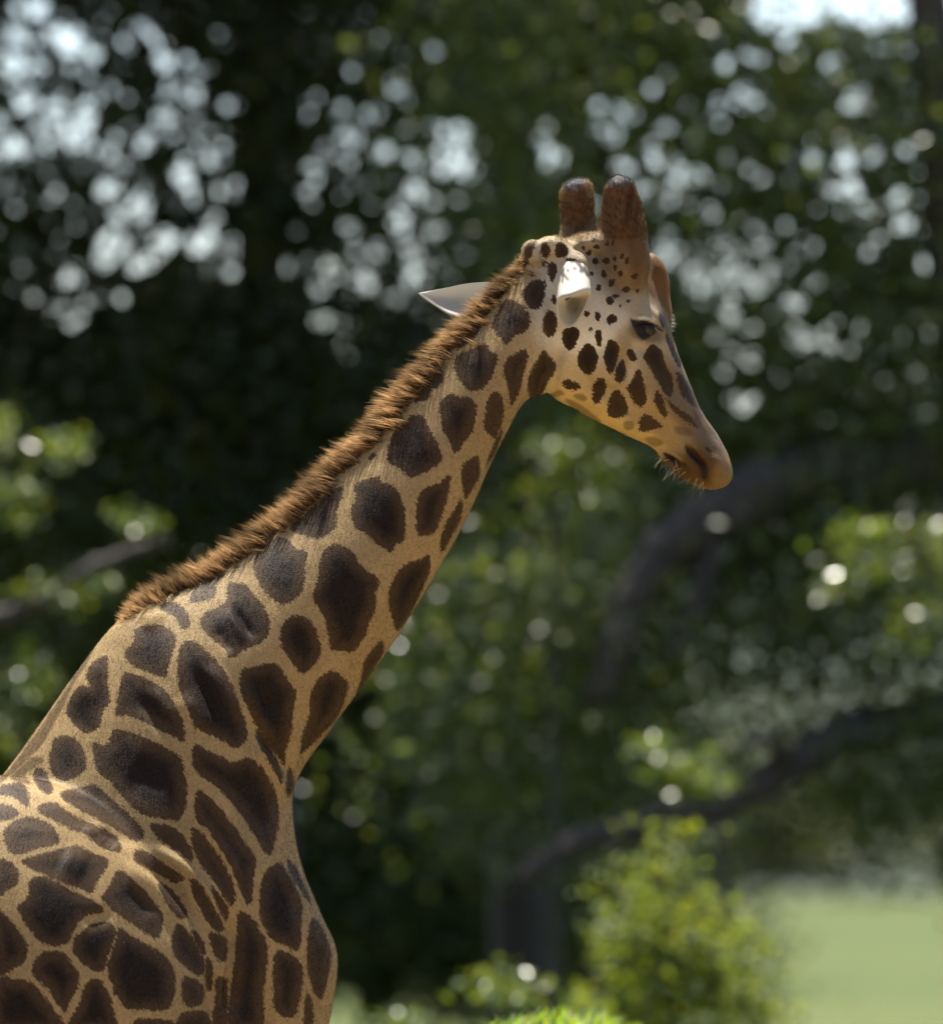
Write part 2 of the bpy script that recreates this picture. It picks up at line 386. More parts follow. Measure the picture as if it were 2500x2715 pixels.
tree('sapling', 'slender young tree with pale leaves under the giraffe throat', 'tree', [(1480, 2650, 24), (1470, 2100, 24), (1460, 1700, 24), (1480, 1250, 24)], .02, .008, [],
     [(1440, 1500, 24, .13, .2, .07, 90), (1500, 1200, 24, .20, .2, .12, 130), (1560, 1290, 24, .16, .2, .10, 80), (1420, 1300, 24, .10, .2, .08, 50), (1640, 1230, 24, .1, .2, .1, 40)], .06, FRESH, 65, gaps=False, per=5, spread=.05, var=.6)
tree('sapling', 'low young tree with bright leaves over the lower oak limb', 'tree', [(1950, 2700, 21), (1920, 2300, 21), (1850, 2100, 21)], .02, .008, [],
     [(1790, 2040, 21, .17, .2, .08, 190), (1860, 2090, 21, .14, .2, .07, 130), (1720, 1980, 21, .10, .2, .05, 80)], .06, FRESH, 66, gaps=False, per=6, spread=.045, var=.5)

# far hedge, wood and hills beyond the field
def far_wood():
    r = np.random.default_rng(81); out = []
    for i in range(130):
        x = r.uniform(-140, 140); y = r.uniform(900, 960); h = r.uniform(9, 21) * (1.5 if x > 5 else 1.0)
        d = r.normal(size=(420, 3)); d /= np.linalg.norm(d, axis=1)[:, None]
        out.append(np.array([x, y, h * .48]) + d * (r.random(420) ** .4)[:, None] * np.array([h * .42, h * .4, h * .5]))
    C = np.concatenate(out); C = C[C[:, 2] > .1]
    return leaf_mesh('far_wood', C, 1.7, (0.028, 0.041, 0.021), r)
tag(obj('far_wood', far_wood(), M_LEAF_DULL), 'far dark wood beyond the open field', 'wood', kind='stuff')
def hill():
    xs = np.linspace(-1500, 1500, 61); ys = np.linspace(1300, 2900, 21)
    X, Y = np.meshgrid(xs, ys)
    Z = (62 + 12 * np.sin(X / 130 + 1) + 8 * np.sin(X / 57)) * np.sin(np.clip((Y - 1300) / 1600, 0, 1) * math.pi) ** .8 - .4
    V = np.stack([X, Y, Z], -1).reshape(-1, 3)
    ii = np.arange(20)[:, None] * 61 + np.arange(60)[None, :]
    return mesh_np('hills', V, np.stack([ii, ii + 1, ii + 62, ii + 61], -1).reshape(-1, 4), np.tile([.04, .057, .034], (len(V), 1)))
tag(obj('hills', hill(), M_LEAF_DULL), kind='structure')

# ================================================================== GIRAFFE
YAW = R(20); YAWH = R(32)
XR = at(700, 1700, 0)[0]
def plane_pt(px, py, p0, yaw, lat=0.0):
    """point on the (vertical) sagittal plane through p0 with that yaw, shifted lat metres towards the camera side"""
    Lv = np.array([-math.sin(yaw), math.cos(yaw), 0.0])
    p = np.asarray(p0, float) - Lv * lat
    d = ray(px, py)
    t = np.dot(p - CAM, Lv) / np.dot(d, Lv)
    return CAM + d * t
P0 = np.array([XR, 0.0, 3.0])
LB = np.array([-math.sin(YAW), math.cos(YAW), 0.0])
LH = np.array([-math.sin(YAWH), math.cos(YAWH), 0.0])
def B_(px, py, lat=0.0): return plane_pt(px, py, P0, YAW, lat)
PH = B_(1430, 850)
def H_(px, py, lat=0.0): return plane_pt(px, py, PH, YAWH, lat)
BASE = np.array([B_(200, 2400)[0], B_(200, 2400)[1], 0.0])

parts_V = []; parts_F = []; nv = 0
def add_part(V, Q):
    global nv
    parts_V.append(np.asarray(V)); parts_F.extend([tuple(int(i) + nv for i in dict.fromkeys(q)) for q in Q]); nv += len(V)
def loft(st, pt, Lv, sub=10, seg=56, crest=0.3, belly=0.12, expo=1.0):
    """stations ((tx,ty),(bx,by),halfwidth) -> closed tube"""
    T = catmull([pt(*s[0]) for s in st], sub); B = catmull([pt(*s[1]) for s in st], sub)
    W = catmull([[s[2], (s[3] if len(s) > 3 else 0.0), 0] for s in st], sub)
    a = np.linspace(0, 2 * math.pi, seg, endpoint=False)
    ca, sa = np.cos(a), np.sin(a)
    V = []
    for i in range(len(T)):
        C = (T[i] + B[i]) / 2; Uv = (T[i] - B[i]) / 2
        wf = W[i, 0] * np.sign(sa) * np.abs(sa) ** expo * (1 - crest * np.clip(ca, 0, 1) ** 2 - belly * np.clip(-ca, 0, 1) ** 2)
        V.append(C + np.outer(ca, Uv) + np.outer(wf, Lv))
    n = len(T); V = np.concatenate(V); Q = []
    for i in range(n - 1):
        for j in range(seg):
            j2 = (j + 1) % seg
            Q.append((i * seg + j, (i + 1) * seg + j, (i + 1) * seg + j2, i * seg + j2))
    c0 = len(V); V = np.vstack([V, V[:seg].mean(0), V[(n - 1) * seg:n * seg].mean(0)])
    for j in range(seg):
        j2 = (j + 1) % seg
        Q.append((j, j2, c0)); Q.append(((n - 1) * seg + j2, (n - 1) * seg + j, c0 + 1))
    return V, Q
def ellipsoid(c, axes, nu=40, nv_=24):
    """axes: three vectors"""
    V = []; Q = []
    for i in range(nv_ + 1):
        th = math.pi * i / nv_
        for j in range(nu):
            ph = 2 * math.pi * j / nu
            V.append(c + axes[0] * math.sin(th) * math.cos(ph) + axes[1] * math.sin(th) * math.sin(ph) + axes[2] * math.cos(th))
    for i in range(nv_):
        for j in range(nu):
            j2 = (j + 1) % nu
            Q.append((i * nu + j, (i + 1) * nu + j, (i + 1) * nu + j2, i * nu + j2))
    return np.array(V), Q

NECK = [((1452, 790), (1468, 980), .045), ((1425, 725), (1452, 1030), .072), ((1398, 690), (1440, 1050), .082), ((1372, 716), (1402, 1056), .088), ((1300, 800), (1368, 1092), .092), ((1215, 897), (1330, 1165), .096), ((1140, 984), (1293, 1240), .102),
        ((1060, 1076), (1250, 1335), .108), ((975, 1176), (1190, 1455), .117), ((885, 1262), (1115, 1585), .128), ((775, 1370), (1030, 1715), .142),
        ((660, 1457), (940, 1845), .155), ((550, 1532), (868, 1942), .168), ((430, 1580), (805, 2025), .185), ((310, 1648), (772, 2095), .205),
        ((215, 1770), (768, 2170), .23), ((100, 1930), (788, 2300), .26), ((0, 2070), (835, 2425), .29), ((-120, 2230), (880, 2540), .32),
        ((-260, 2390), (862, 2700), .35), ((-420, 2520), (800, 2900), .37), ((-700, 2650), (620, 3150), .40), ((-1000, 2740), (100, 3330), .43),
        ((-1400, 2830), (-900, 3400), .42), ((-1700, 3000), (-1640, 3330), .28), ((-1790, 3090), (-1780, 3200), .08)]
add_part(*loft(NECK, B_, LB, sub=10, seg=64, crest=.35))
HEAD = [((1392, 690), (1448, 1020), .055), ((1420, 652), (1462, 1050), .088), ((1470, 634), (1490, 1068), .108), ((1540, 632), (1530, 1086), .118), ((1620, 646), (1570, 1110), .118),
        ((1690, 690), (1610, 1130), .112), ((1738, 790), (1655, 1152), .100), ((1768, 880), (1695, 1170), .084), ((1797, 955), (1722, 1182), .070),
        ((1826, 1025), (1742, 1196), .060), ((1858, 1092), (1756, 1216), .056), ((1890, 1140), (1778, 1243), .059), ((1912, 1180), (1806, 1267), .062),
        ((1929, 1222), (1842, 1288), .056), ((1934, 1260), (1882, 1300), .038), ((1925, 1284), (1910, 1296), .012)]
add_part(*loft(HEAD, H_, LH, sub=10, seg=56, crest=.25, belly=.45))
def ell_px(pt, Lv, px, py, lat, rx, rz, rl, ang=0.0):
    c = pt(px, py, lat)
    ex = np.cross(Lv, [0, 0, 1.0]); ez = np.array([0, 0, 1.0])
    ca, sa = math.cos(ang), math.sin(ang)
    return ellipsoid(c, [(ex * ca + ez * sa) * rx, Lv * rl, (-ex * sa + ez * ca) * rz])
# shoulders, upper arms, chest point
for sgn in (1, -1):
    add_part(*ell_px(B_, LB, -20, 2775, .130 * sgn, .53, .60, .40, R(0)))
    add_part(*ell_px(B_, LB, 430, 2720, .19 * sgn, .17, .35, .16, R(-14)))
# brow ridges, cheeks, nostril flare
for sgn in (1, -1):
    if sgn > 0:
        ref = [(1704, 838, .088, .055, .030, .028, R(20)), (1600, 960, .068, .075, .055, .042, R(30)), (1868, 1222, .035, .05, .036, .03, R(55))]
        eye_c = H_(1712, 868, .098)
    for (px, py, lat, rx, rz, rl, an) in ref:
        c = H_(px, py, lat) + (LH * lat * 2 if sgn < 0 else 0)
        ex = np.array([math.cos(YAWH), math.sin(YAWH), 0]); ez = np.array([0, 0, 1.0])
        add_part(*ellipsoid(c, [(ex * math.cos(-an) + ez * math.sin(-an)) * rx, LH * rl, (-ex * math.sin(-an) + ez * math.cos(-an)) * rz]))
# poll knobs, horn bases, horns, median horn
def horn(pts, rad):
    P = catmull(np.array([H_(*p) for p in pts]), 6)
    rr = catmull(np.array([[r_, 0, 0] for r_ in rad]), 6)[:, 0]
    add_part(*tube(P, rr, 24))
horn([(1650, 820, .02), (1653, 710, .07), (1652, 620, .082), (1650, 560, .082), (1645, 515, .082), (1642, 482, .082), (1640, 466, .082)], [.03, .062, .054, .047, .040, .033, .010])
horn([(1560, 760, -.02), (1542, 650, -.07), (1534, 590, -.082), (1530, 545, -.082), (1527, 505, -.082), (1522, 486, -.082), (1519, 474, -.082)], [.03, .05, .041, .039, .037, .031, .008])
add_part(*ell_px(H_, LH, 1728, 745, .0, .036, .070, .05, R(12)))
add_part(*ell_px(H_, LH, 1738, 800, .0, .030, .075, .045, R(14)))
add_part(*ell_px(H_, LH, 1412, 668, .03, .026, .030, .03))
add_part(*ell_px(H_, LH, 1466, 655, .04, .045, .026, .04))
add_part(*ell_px(H_, LH, 1590, 650, .03, .09, .03, .07))
# ear roots
add_part(*ell_px(H_, LH, 1522, 700, .075, .032, .035, .035, R(20)))

me0 = bpy.data.meshes.new('body_raw')
me0.from_pydata([tuple(v - BASE) for v in np.concatenate(parts_V)], [], parts_F)
me0.update()
tmp = bpy.data.objects.new('tmp', me0); scene.collection.objects.link(tmp)
mod = tmp.modifiers.new('r', 'REMESH'); mod.mode = 'VOXEL'; mod.voxel_size = 0.0042
sm = tmp.modifiers.new('s', 'SMOOTH'); sm.factor = 0.5; sm.iterations = 18
dg = bpy.context.evaluated_depsgraph_get()
body_me = bpy.data.meshes.new_from_object(tmp.evaluated_get(dg))
bpy.data.objects.remove(tmp); bpy.data.meshes.remove(me0)
body_me.name = 'body'

# ---- coat pattern: patches on the side of the animal, drawn as outlines (photograph measure)
Z1 = (1300, 420, 2.1814); Z2 = (900, 700, 2.867); Z3 = (500, 1100, 2.23); Z4 = (0, 1500, 2.0533); Z5 = (0, 1950, 1.9453)
PATCH = {Z1: [
 [320,715,300,700,250,705,205,740,175,775,190,810,215,850,240,875,280,865,310,820,318,770],
 [95,815,140,825,190,850,225,900,228,960,200,1000,150,1020,110,1060,90,1078,70,1045,30,1010,10,970,20,920,50,870],
 [335,878,365,885,385,920,385,980,365,1020,330,1030,308,1000,305,950,315,900], [362,780,378,800,378,840,362,835,355,805],
 [350,598,375,605,388,630,378,680,360,715,340,690,330,650,335,615], [295,588,325,590,330,605,310,628,298,610],
 [315,485,340,500,345,540,335,570,305,570,290,540,295,505], [390,485,430,490,450,520,448,555,410,572,380,565,372,530],
 [250,470,265,480,250,530,235,570,200,575,195,540,210,500], [215,580,215,610,180,640,135,635,150,605,190,585],
 [480,970,510,990,515,1020,500,1060,485,1095,460,1110,430,1085,415,1040,425,990], [615,990,640,1000,648,1050,635,1090,610,1060,603,1020],
 [565,1068,600,1090,620,1130,622,1180,600,1230,570,1252,525,1225,503,1180,510,1130,540,1085],
 [690,1045,730,1065,748,1100,735,1160,720,1210,690,1248,665,1200,655,1140,670,1080],
 [765,1160,780,1190,787,1240,770,1280,745,1300,720,1270,722,1220,745,1180], [800,1100,825,1110,850,1160,820,1172,795,1145,788,1120],
 [640,1265,665,1290,672,1330,650,1380,620,1420,595,1400,590,1350,600,1300],
 [855,1215,880,1250,890,1310,905,1360,900,1410,870,1440,830,1410,800,1350,790,1320,825,1270], [440,1275,490,1290,528,1320,500,1338,450,1335,415,1305],
 [720,1340,750,1345,780,1390,800,1450,790,1480,740,1500,690,1495,675,1460,690,1380],
 [965,1340,990,1370,1010,1430,1025,1480,1010,1500,975,1465,950,1410,950,1370], [895,1478,930,1490,1000,1550,970,1560,900,1578,860,1570,865,1510],
 [910,1095,940,1075,990,1110,1010,1180,1045,1250,1060,1310,1050,1370,1020,1370,985,1320,950,1260,910,1190,885,1150],
 [1020,1010,1040,1040,1075,1110,1105,1180,1095,1215,1060,1160,1030,1090,1015,1040], [1075,1235,1110,1250,1145,1310,1180,1380,1200,1440,1160,1420,1110,1370,1085,1300],
 [1010,1390,1060,1420,1130,1470,1170,1500,1200,1560,1150,1530,1090,1490,1050,1450],
 [300,1105,340,1140,380,1190,370,1240,330,1300,300,1370,235,1385,215,1330,225,1250,260,1180],
 [190,1100,215,1120,210,1190,185,1280,165,1360,120,1430,105,1340,75,1240,90,1170,140,1130]],
 Z2: [
 [1110,605,1150,660,1200,680,1195,760,1165,850,1110,930,1050,965,990,960,940,910,890,850,872,740,900,690,990,650,1060,620],
 [1110,400,1090,470,1040,550,960,610,890,650,960,540,1040,450], [770,800,790,850,770,920,700,960,690,1010,640,1040,565,1050,620,950,690,870],
 [850,980,920,1010,990,1010,1040,1080,1035,1180,1010,1270,940,1370,880,1440,850,1400,820,1320,780,1250,770,1150,755,1100,790,1020],
 [1190,970,1235,1010,1252,1100,1240,1200,1190,1325,1150,1300,1100,1250,1110,1100,1140,1000],
 [560,1150,640,1160,690,1260,740,1350,780,1460,740,1530,640,1590,540,1625,470,1570,380,1510,357,1470,375,1380,420,1260,500,1190],
 [265,1430,270,1465,235,1490,220,1470], [1235,1250,1230,1320,1195,1410,1155,1490,1115,1530,1150,1420,1190,1330],
 [1045,1455,1068,1530,1065,1620,1020,1700,960,1790,940,1720,925,1560,980,1490]],
 Z3: [
 [1110,365,1150,400,1200,410,1250,470,1265,520,1285,590,1275,740,1225,770,1190,810,1120,770,1060,710,990,670,958,580,985,490,985,410],
 [1545,350,1540,450,1510,560,1460,690,1390,715,1350,700,1343,600,1355,490,1400,430,1480,400], [1615,490,1620,560,1600,640,1560,710,1520,790,1490,810,1490,720,1530,620,1570,560],
 [905,420,915,470,880,560,870,660,830,700,770,735,700,720,600,670,700,570,800,480],
 [540,720,600,740,630,790,700,810,690,900,690,970,660,1060,570,1125,510,1100,430,1020,385,910,410,800,470,750],
 [870,765,960,800,1010,880,1060,920,1125,970,1110,1060,1105,1150,1070,1230,1040,1320,970,1400,900,1395,840,1380,820,1270,780,1160,730,1080,760,990,770,880,800,800],
 [1425,830,1425,930,1380,1040,1340,1130,1280,1230,1230,1280,1210,1220,1185,1140,1180,1060,1220,950,1290,880,1370,850],
 [650,1185,730,1230,770,1330,785,1400,740,1490,670,1530,600,1450,550,1370,540,1290,580,1210],
 [230,1000,330,1000,380,1060,430,1110,480,1200,475,1290,420,1350,330,1390,250,1440,200,1370,130,1320,65,1230,110,1160,220,1110],
 [210,935,170,1000,150,1080,60,1110,10,1110,20,1050,100,980], [1145,1330,1155,1400,1100,1500,1040,1590,990,1650,1020,1550,1040,1450,1100,1370],
 [860,1515,940,1580,935,1660,880,1790,800,1880,720,1960,660,2000,670,1900,710,1780,720,1640,780,1550], [290,890,300,905,285,920,270,900]],
 Z4: [
 [920,195,970,205,1010,240,1035,300,1020,345,980,335,950,280,870,235], [740,340,830,320,900,330,960,390,940,480,915,560,905,610,830,590,750,560,690,510,680,470,720,420,735,370],
 [1000,415,1060,410,1110,450,1180,520,1240,600,1290,720,1320,800,1350,930,1290,995,1220,960,1120,910,1060,880,1020,780,980,680,965,580,970,480],
 [1310,575,1400,545,1500,530,1560,610,1610,680,1600,790,1590,900,1560,1000,1550,1090,1510,1040,1440,930,1380,850,1350,780,1310,680],
 [1400,890,1450,930,1510,1060,1540,1150,1530,1190,1490,1120,1440,1030,1395,950], [1580,1090,1600,1150,1600,1210,1565,1265,1555,1220,1560,1140],
 [680,580,760,600,850,640,920,700,970,790,1005,880,1000,960,940,930,850,890,780,850,700,820,630,815,635,750,650,660],
 [580,490,590,560,590,650,600,740,560,800,540,880,480,915,430,890,380,840,360,790,390,700,440,650,490,660,470,600,500,530],
 [300,940,370,925,430,960,465,1040,465,1110,420,1150,340,1175,290,1140,265,1070,280,990],
 [620,890,720,910,820,950,920,1000,990,1050,1005,1130,1020,1210,1010,1320,970,1390,900,1380,820,1370,750,1340,680,1270,600,1180,530,1120,510,1030,505,960,570,980,600,930],
 [1060,975,1120,1000,1200,1040,1270,1070,1340,1045,1400,1070,1450,1130,1500,1230,1520,1330,1510,1450,1480,1570,1440,1560,1390,1480,1320,1370,1240,1270,1160,1190,1080,1140,1045,1060],
 [340,1230,430,1210,520,1195,600,1260,690,1340,750,1400,790,1470,740,1505,650,1450,540,1390,430,1330,340,1270],
 [190,1100,240,1110,270,1170,290,1220,260,1250,210,1210,180,1150], [40,1190,110,1180,150,1220,160,1310,120,1300,70,1260,0,1250,0,1200],
 [220,1300,300,1290,360,1340,410,1400,440,1440,420,1450,350,1420,270,1380,210,1340], [320,1300,420,1370,540,1420,640,1480,660,1540,640,1560,560,1540,480,1480,420,1430,370,1370],
 [100,1380,180,1370,260,1400,320,1470,310,1520,220,1540,130,1570,70,1570,30,1520,20,1440], [-20,1300,60,1310,110,1350,60,1380,-20,1390]],
 Z5: [
 [330,580,400,570,470,600,555,640,550,690,500,760,470,820,400,790,300,750,200,710,110,650,180,620], [-20,650,70,660,100,710,90,770,40,800,-20,840],
 [160,740,250,730,350,790,440,830,510,870,530,915,450,930,390,990,350,1070,260,1090,200,1060,150,1000,90,900,100,870,140,830],
 [600,700,660,720,730,780,790,850,840,930,830,1030,800,1050,720,1000,640,950,580,900,520,840,560,780], [700,590,760,600,830,650,920,710,950,745,900,760,820,720,740,680,690,640],
 [770,460,860,460,930,500,980,570,995,650,960,640,900,590,820,540], [820,760,890,800,950,880,970,930,930,950,880,900,830,820],
 [980,740,1030,760,1080,840,1130,930,1155,1000,1120,1020,1080,980,1040,920,1000,840],
 [990,480,1040,500,1100,580,1160,670,1200,760,1215,850,1190,880,1150,820,1090,740,1030,660,990,570],
 [1010,290,1060,300,1130,370,1200,460,1270,560,1320,640,1310,740,1300,850,1270,870,1240,800,1200,700,1140,590,1070,490,1010,430],
 [1370,700,1410,670,1450,660,1500,730,1540,810,1560,890,1555,1010,1540,1110,1480,1090,1400,1050,1350,970,1335,870,1345,780],
 [1230,910,1290,930,1340,1000,1380,1080,1380,1180,1370,1260,1360,1350,1350,1520,1180,1520,1190,1300,1210,1150,1220,1000],
 [1430,1110,1500,1130,1550,1170,1565,1240,1550,1350,1520,1450,1450,1450,1410,1390,1410,1290,1405,1200],
 [1610,940,1650,970,1690,1060,1710,1140,1690,1260,1660,1360,1620,1330,1590,1240,1580,1130,1590,1010], [1480,640,1520,670,1560,750,1600,840,1600,870,1550,810,1500,720],
 [1585,1330,1615,1390,1610,1520,1570,1520,1565,1410], [910,975,960,1000,1020,1080,1055,1170,1055,1230,1020,1240,960,1200,900,1140,885,1060],
 [460,980,530,960,590,980,595,1050,560,1130,540,1210,490,1220,430,1180,380,1120,385,1050,420,1010],
 [620,990,680,1030,760,1080,830,1120,890,1190,905,1280,890,1380,850,1420,740,1420,650,1410,600,1350,570,1270,555,1180,590,1090,605,1020],
 [950,1245,1010,1260,1050,1300,1050,1370,1010,1405,950,1390,935,1320], [220,1120,320,1120,370,1170,410,1240,400,1310,360,1380,340,1430,310,1410,250,1320,180,1250,165,1190],
 [-20,910,40,940,100,1010,140,1080,135,1160,80,1200,-20,1230], [-20,1265,80,1255,160,1270,230,1350,280,1420,320,1520,-20,1520], [450,1275,520,1265,570,1350,590,1430,590,1520,355,1520,400,1400],
 [1060,1150,1090,1170,1100,1240,1085,1320,1060,1290], [1120,1250,1170,1260,1175,1330,1165,1520,1095,1520,1110,1350], [700,1470,830,1465,900,1480,890,1540,690,1540], [930,1440,1040,1420,1080,1450,1080,1540,910,1540],
 [1080,770,1130,820,1180,890,1170,960,1130,900], [990,1000,1040,1040,1060,1110,1050,1140,1010,1080], [1080,1020,1150,1030,1170,1080,1165,1160,1120,1160,1090,1100]]}
FAINT = {Z4: [[520,430,440,520,380,640,300,760,210,890,110,1030,40,1120,0,1150,0,1190,60,1140,150,1060,240,960,300,850,350,760,400,650,470,540], [60,1150,130,1080,190,1040,240,1060,190,1100,140,1140,170,1190,90,1175]],  # back strips: dark patches with their grazing sheen put into a paler colour
 Z1: [[485,1365,530,1360,560,1385,540,1405,490,1385], [890,1620,950,1610,1000,1640,980,1665,930,1660], [1060,1555,1110,1550,1168,1580,1160,1605,1090,1595],
              [310,1385,350,1362,395,1335,430,1360,380,1380], [430,1395,480,1400,560,1450,640,1520,600,1530,520,1490], [775,1520,825,1520,830,1560,790,1572,770,1550],
              [670,1570,740,1580,820,1620,780,1625], [1170,1460,1220,1490,1270,1560,1290,1600,1240,1580,1190,1520]]}
SPOTS = [(573,545,17,17),(540,517,12,14),(607,595,20,20),(670,590,20,20),(655,667,19,22),(722,632,12,17),(753,665,14,20),(703,718,20,24),(627,745,16,24),(583,665,18,14),(785,757,24,20),(727,795,20,14),
         (690,822,26,26),(748,852,8,10),(622,910,15,30),(700,928,32,36),(557,900,18,20),(580,985,12,16),(600,470,14,12),(720,575,12,18),(835,680,18,18),(850,765,12,12),(797,824,14,11),(615,510,18,16),(675,492,12,14),(710,490,10,16),
         (450,615,26,18),(470,585,30,10),(445,655,18,16),(790,590,14,22),(765,560,14,20)]
G0 = (-140, 380); GS = 2.0; GW, GH = 1100, 1220
def raster(polys_by_zoom, spots=()):
    S = np.full((GH, GW), -40.0)
    def put(P):
        x0, y0 = P.min(0) - 44; x1, y1 = P.max(0) + 44
        i0, i1 = max(0, int((x0 - G0[0]) / GS)), min(GW, int((x1 - G0[0]) / GS) + 1)
        j0, j1 = max(0, int((y0 - G0[1]) / GS)), min(GH, int((y1 - G0[1]) / GS) + 1)
        if i1 <= i0 or j1 <= j0: return
        X, Y = np.meshgrid(G0[0] + GS * np.arange(i0, i1), G0[1] + GS * np.arange(j0, j1))
        d2 = np.full(X.shape, 1e9); ins = np.zeros(X.shape, bool)
        for a, b in zip(P, np.roll(P, -1, 0)):
            e = b - a; L2 = e @ e + 1e-9
            t = np.clip(((X - a[0]) * e[0] + (Y - a[1]) * e[1]) / L2, 0, 1)
            d2 = np.minimum(d2, (X - a[0] - t * e[0]) ** 2 + (Y - a[1] - t * e[1]) ** 2)
            c = (a[1] > Y) != (b[1] > Y)
            with np.errstate(divide='ignore', invalid='ignore'):
                ins ^= c & (X < (b[0] - a[0]) * (Y - a[1]) / (b[1] - a[1]) + a[0])
        s = np.sqrt(d2) * np.where(ins, 1, -1)
        S[j0:j1, i0:i1] = np.maximum(S[j0:j1, i0:i1], s)
    for (ox, oy, sc), polys in polys_by_zoom.items():
        for p in polys:
            P = np.array(p, float).reshape(-1, 2) / sc + np.array([ox, oy])
            put(catmull(P, 5, True))
    for (x, y, rx, ry) in spots:
        a = np.linspace(0, 2 * math.pi, 14, endpoint=False)
        wob = 1 + .16 * rng.normal(size=14)
        put(np.stack([1300 + (x + rx * np.cos(a) * wob) / 2.1814, 420 + (y + ry * np.sin(a) * wob) / 2.1814], -1))
    return S
SDF = raster(PATCH, SPOTS); SDFF = raster(FAINT)
def sample(S, px, py):
    u = np.clip((px - G0[0]) / GS, 0, GW - 1.001); v = np.clip((py - G0[1]) / GS, 0, GH - 1.001)
    i = u.astype(int); j = v.astype(int); a = u - i; b = v - j
    return (S[j, i] * (1 - a) + S[j, i + 1] * a) * (1 - b) + (S[j + 1, i] * (1 - a) + S[j + 1, i + 1] * a) * b

# ---- skin relief: folds and muscle edges (photograph measure -> metres)
def zp(z, *c): 
    a = np.array(c, float).reshape(-1, 2); return a / z[2] + np.array(z[:2])
STROKES = [
 (zp(Z4, 1040,520,1130,700,1230,900), 11, -.016), (zp(Z4, 985,680,1060,800,1150,930), 20, .012), (zp(Z4, 1110,520,1220,690,1290,860), 16, .010),
 (zp(Z4, 1390,620,1450,740,1510,840), 11, -.015), (zp(Z4, 1340,640,1400,780,1450,880), 18, .010), (zp(Z4, 740,680,850,830,930,930), 14, -.010), (zp(Z4, 800,650,900,780,960,880), 18, .008),
 (zp(Z3, 160,1230,210,1330,260,1420), 10, -.009), (zp(Z3, 250,1110,310,1210,390,1340), 9, -.012), (zp(Z3, 220,1130,290,1250,350,1370), 12, .008),
 (zp(Z4, 1380,860,1460,960,1535,1090,1555,1210), 9, -.022), (zp(Z4, 1350,950,1450,1060,1520,1180,1550,1330), 20, .022), (zp(Z4, 1625,760,1605,1000,1570,1230), 12, .012), (zp(Z4, 1690,1000,1640,1080,1600,1230), 9, -.008),
 (zp(Z4, 1300,1120,1350,1280,1390,1480), 26, -.020), (zp(Z4, 1120,1120,1230,1300,1330,1480), 22, .008), (zp(Z4, 700,1080,830,1150,950,1160), 40, -.012),
 (zp(Z4, 600,430,480,640,380,840), 22, .010), (zp(Z4, 900,230,820,300,760,330), 16, .012),
 (zp(Z5, 310,345,450,440,600,520,740,575), 12, -.018), (zp(Z5, 740,550,880,640,1000,740,1090,860,1150,1000), 14, .024), (zp(Z5, 700,640,850,740,960,880,1040,1020), 11, -.020),
 (zp(Z5, 560,620,720,720,850,860,960,1000,1050,1160), 16, .020), (zp(Z5, 1100,800,1170,930,1190,1080), 12, -.016), (zp(Z5, 1010,480,1110,640,1200,820), 13, -.010), (zp(Z5, 1060,470,1180,650,1260,830), 14, .008),
 (zp(Z5, 1215,860,1215,1050,1200,1200,1170,1490), 14, -.034), (zp(Z5, 1230,1180,1220,1300,1200,1488), 26, -.02), (zp(Z5, 1080,1180,1090,1320,1090,1488), 10, -.014), (zp(Z5, 1140,1100,1150,1300,1130,1488), 16, .012),
 (zp(Z5, 1450,660,1500,790,1540,900), 14, .010), (zp(Z5, 540,520,600,580), 13, -.006), (zp(Z5, 420,500,500,480,540,520), 14, .010), (zp(Z5, 640,770,700,820,800,950), 15, -.012),
 (zp(Z5, 300,640,450,700), 30, .010), (zp(Z5, 420,980,520,940,600,960), 18, -.012),
 # head
 (np.array([[1492,900],[1462,960],[1440,1020],[1432,1050.]]), 17, -.008), (np.array([[1520,900],[1490,990],[1480,1050.]]), 18, .008),
 (np.array([[1742,930],[1780,1010],[1820,1090.]]), 14, -.010), (np.array([[1660,905],[1690,930],[1730,925.]]), 10, -.006), (np.array([[1570,1000],[1640,1060],[1720,1120.]]), 18, -.007), (np.array([[1540,1040],[1620,1100],[1700,1150.]]), 14, .006), (np.array([[1775,1110],[1820,1150],[1850,1180.]]), 10, -.006), (np.array([[1880,1200],[1905,1240],[1900,1275.]]), 12, .006), (np.array([[1590,760],[1610,830],[1640,880.]]), 16, -.006), (np.array([[1640,980],[1700,1040],[1780,1100.]]), 14, .005), (np.array([[1620,900],[1650,960],[1690,1050.]]), 12, -.006),
 (np.array([[1812,1172],[1844,1213],[1864,1232],[1868,1266.]]), 7, -.020), (np.array([[1745,1192],[1798,1211],[1812,1235.]]), 6, .007), (np.array([[1745,1205],[1785,1220],[1812,1240],[1830,1262.]]), 6, -.016),
 (np.array([[1675,846],[1700,842],[1730,852],[1752,868.]]), 6, .008), (np.array([[1682,862],[1700,855],[1722,860],[1742,874.]]), 5, -.008), (np.array([[1690,888],[1712,897],[1735,890.]]), 5, .005),
 (np.array([[1690,600],[1693,540],[1685,500.]]), 7, -.006), (np.array([[1662,640],[1668,580],[1660,520.]]), 8, .006), (np.array([[1745,700],[1762,760],[1766,820.]]), 8, -.004),
 (np.array([[1450,640],[1445,660],[1440,690.]]), 6, -.010), (np.array([[1490,645],[1530,640],[1545,700.]]), 9, -.005)]
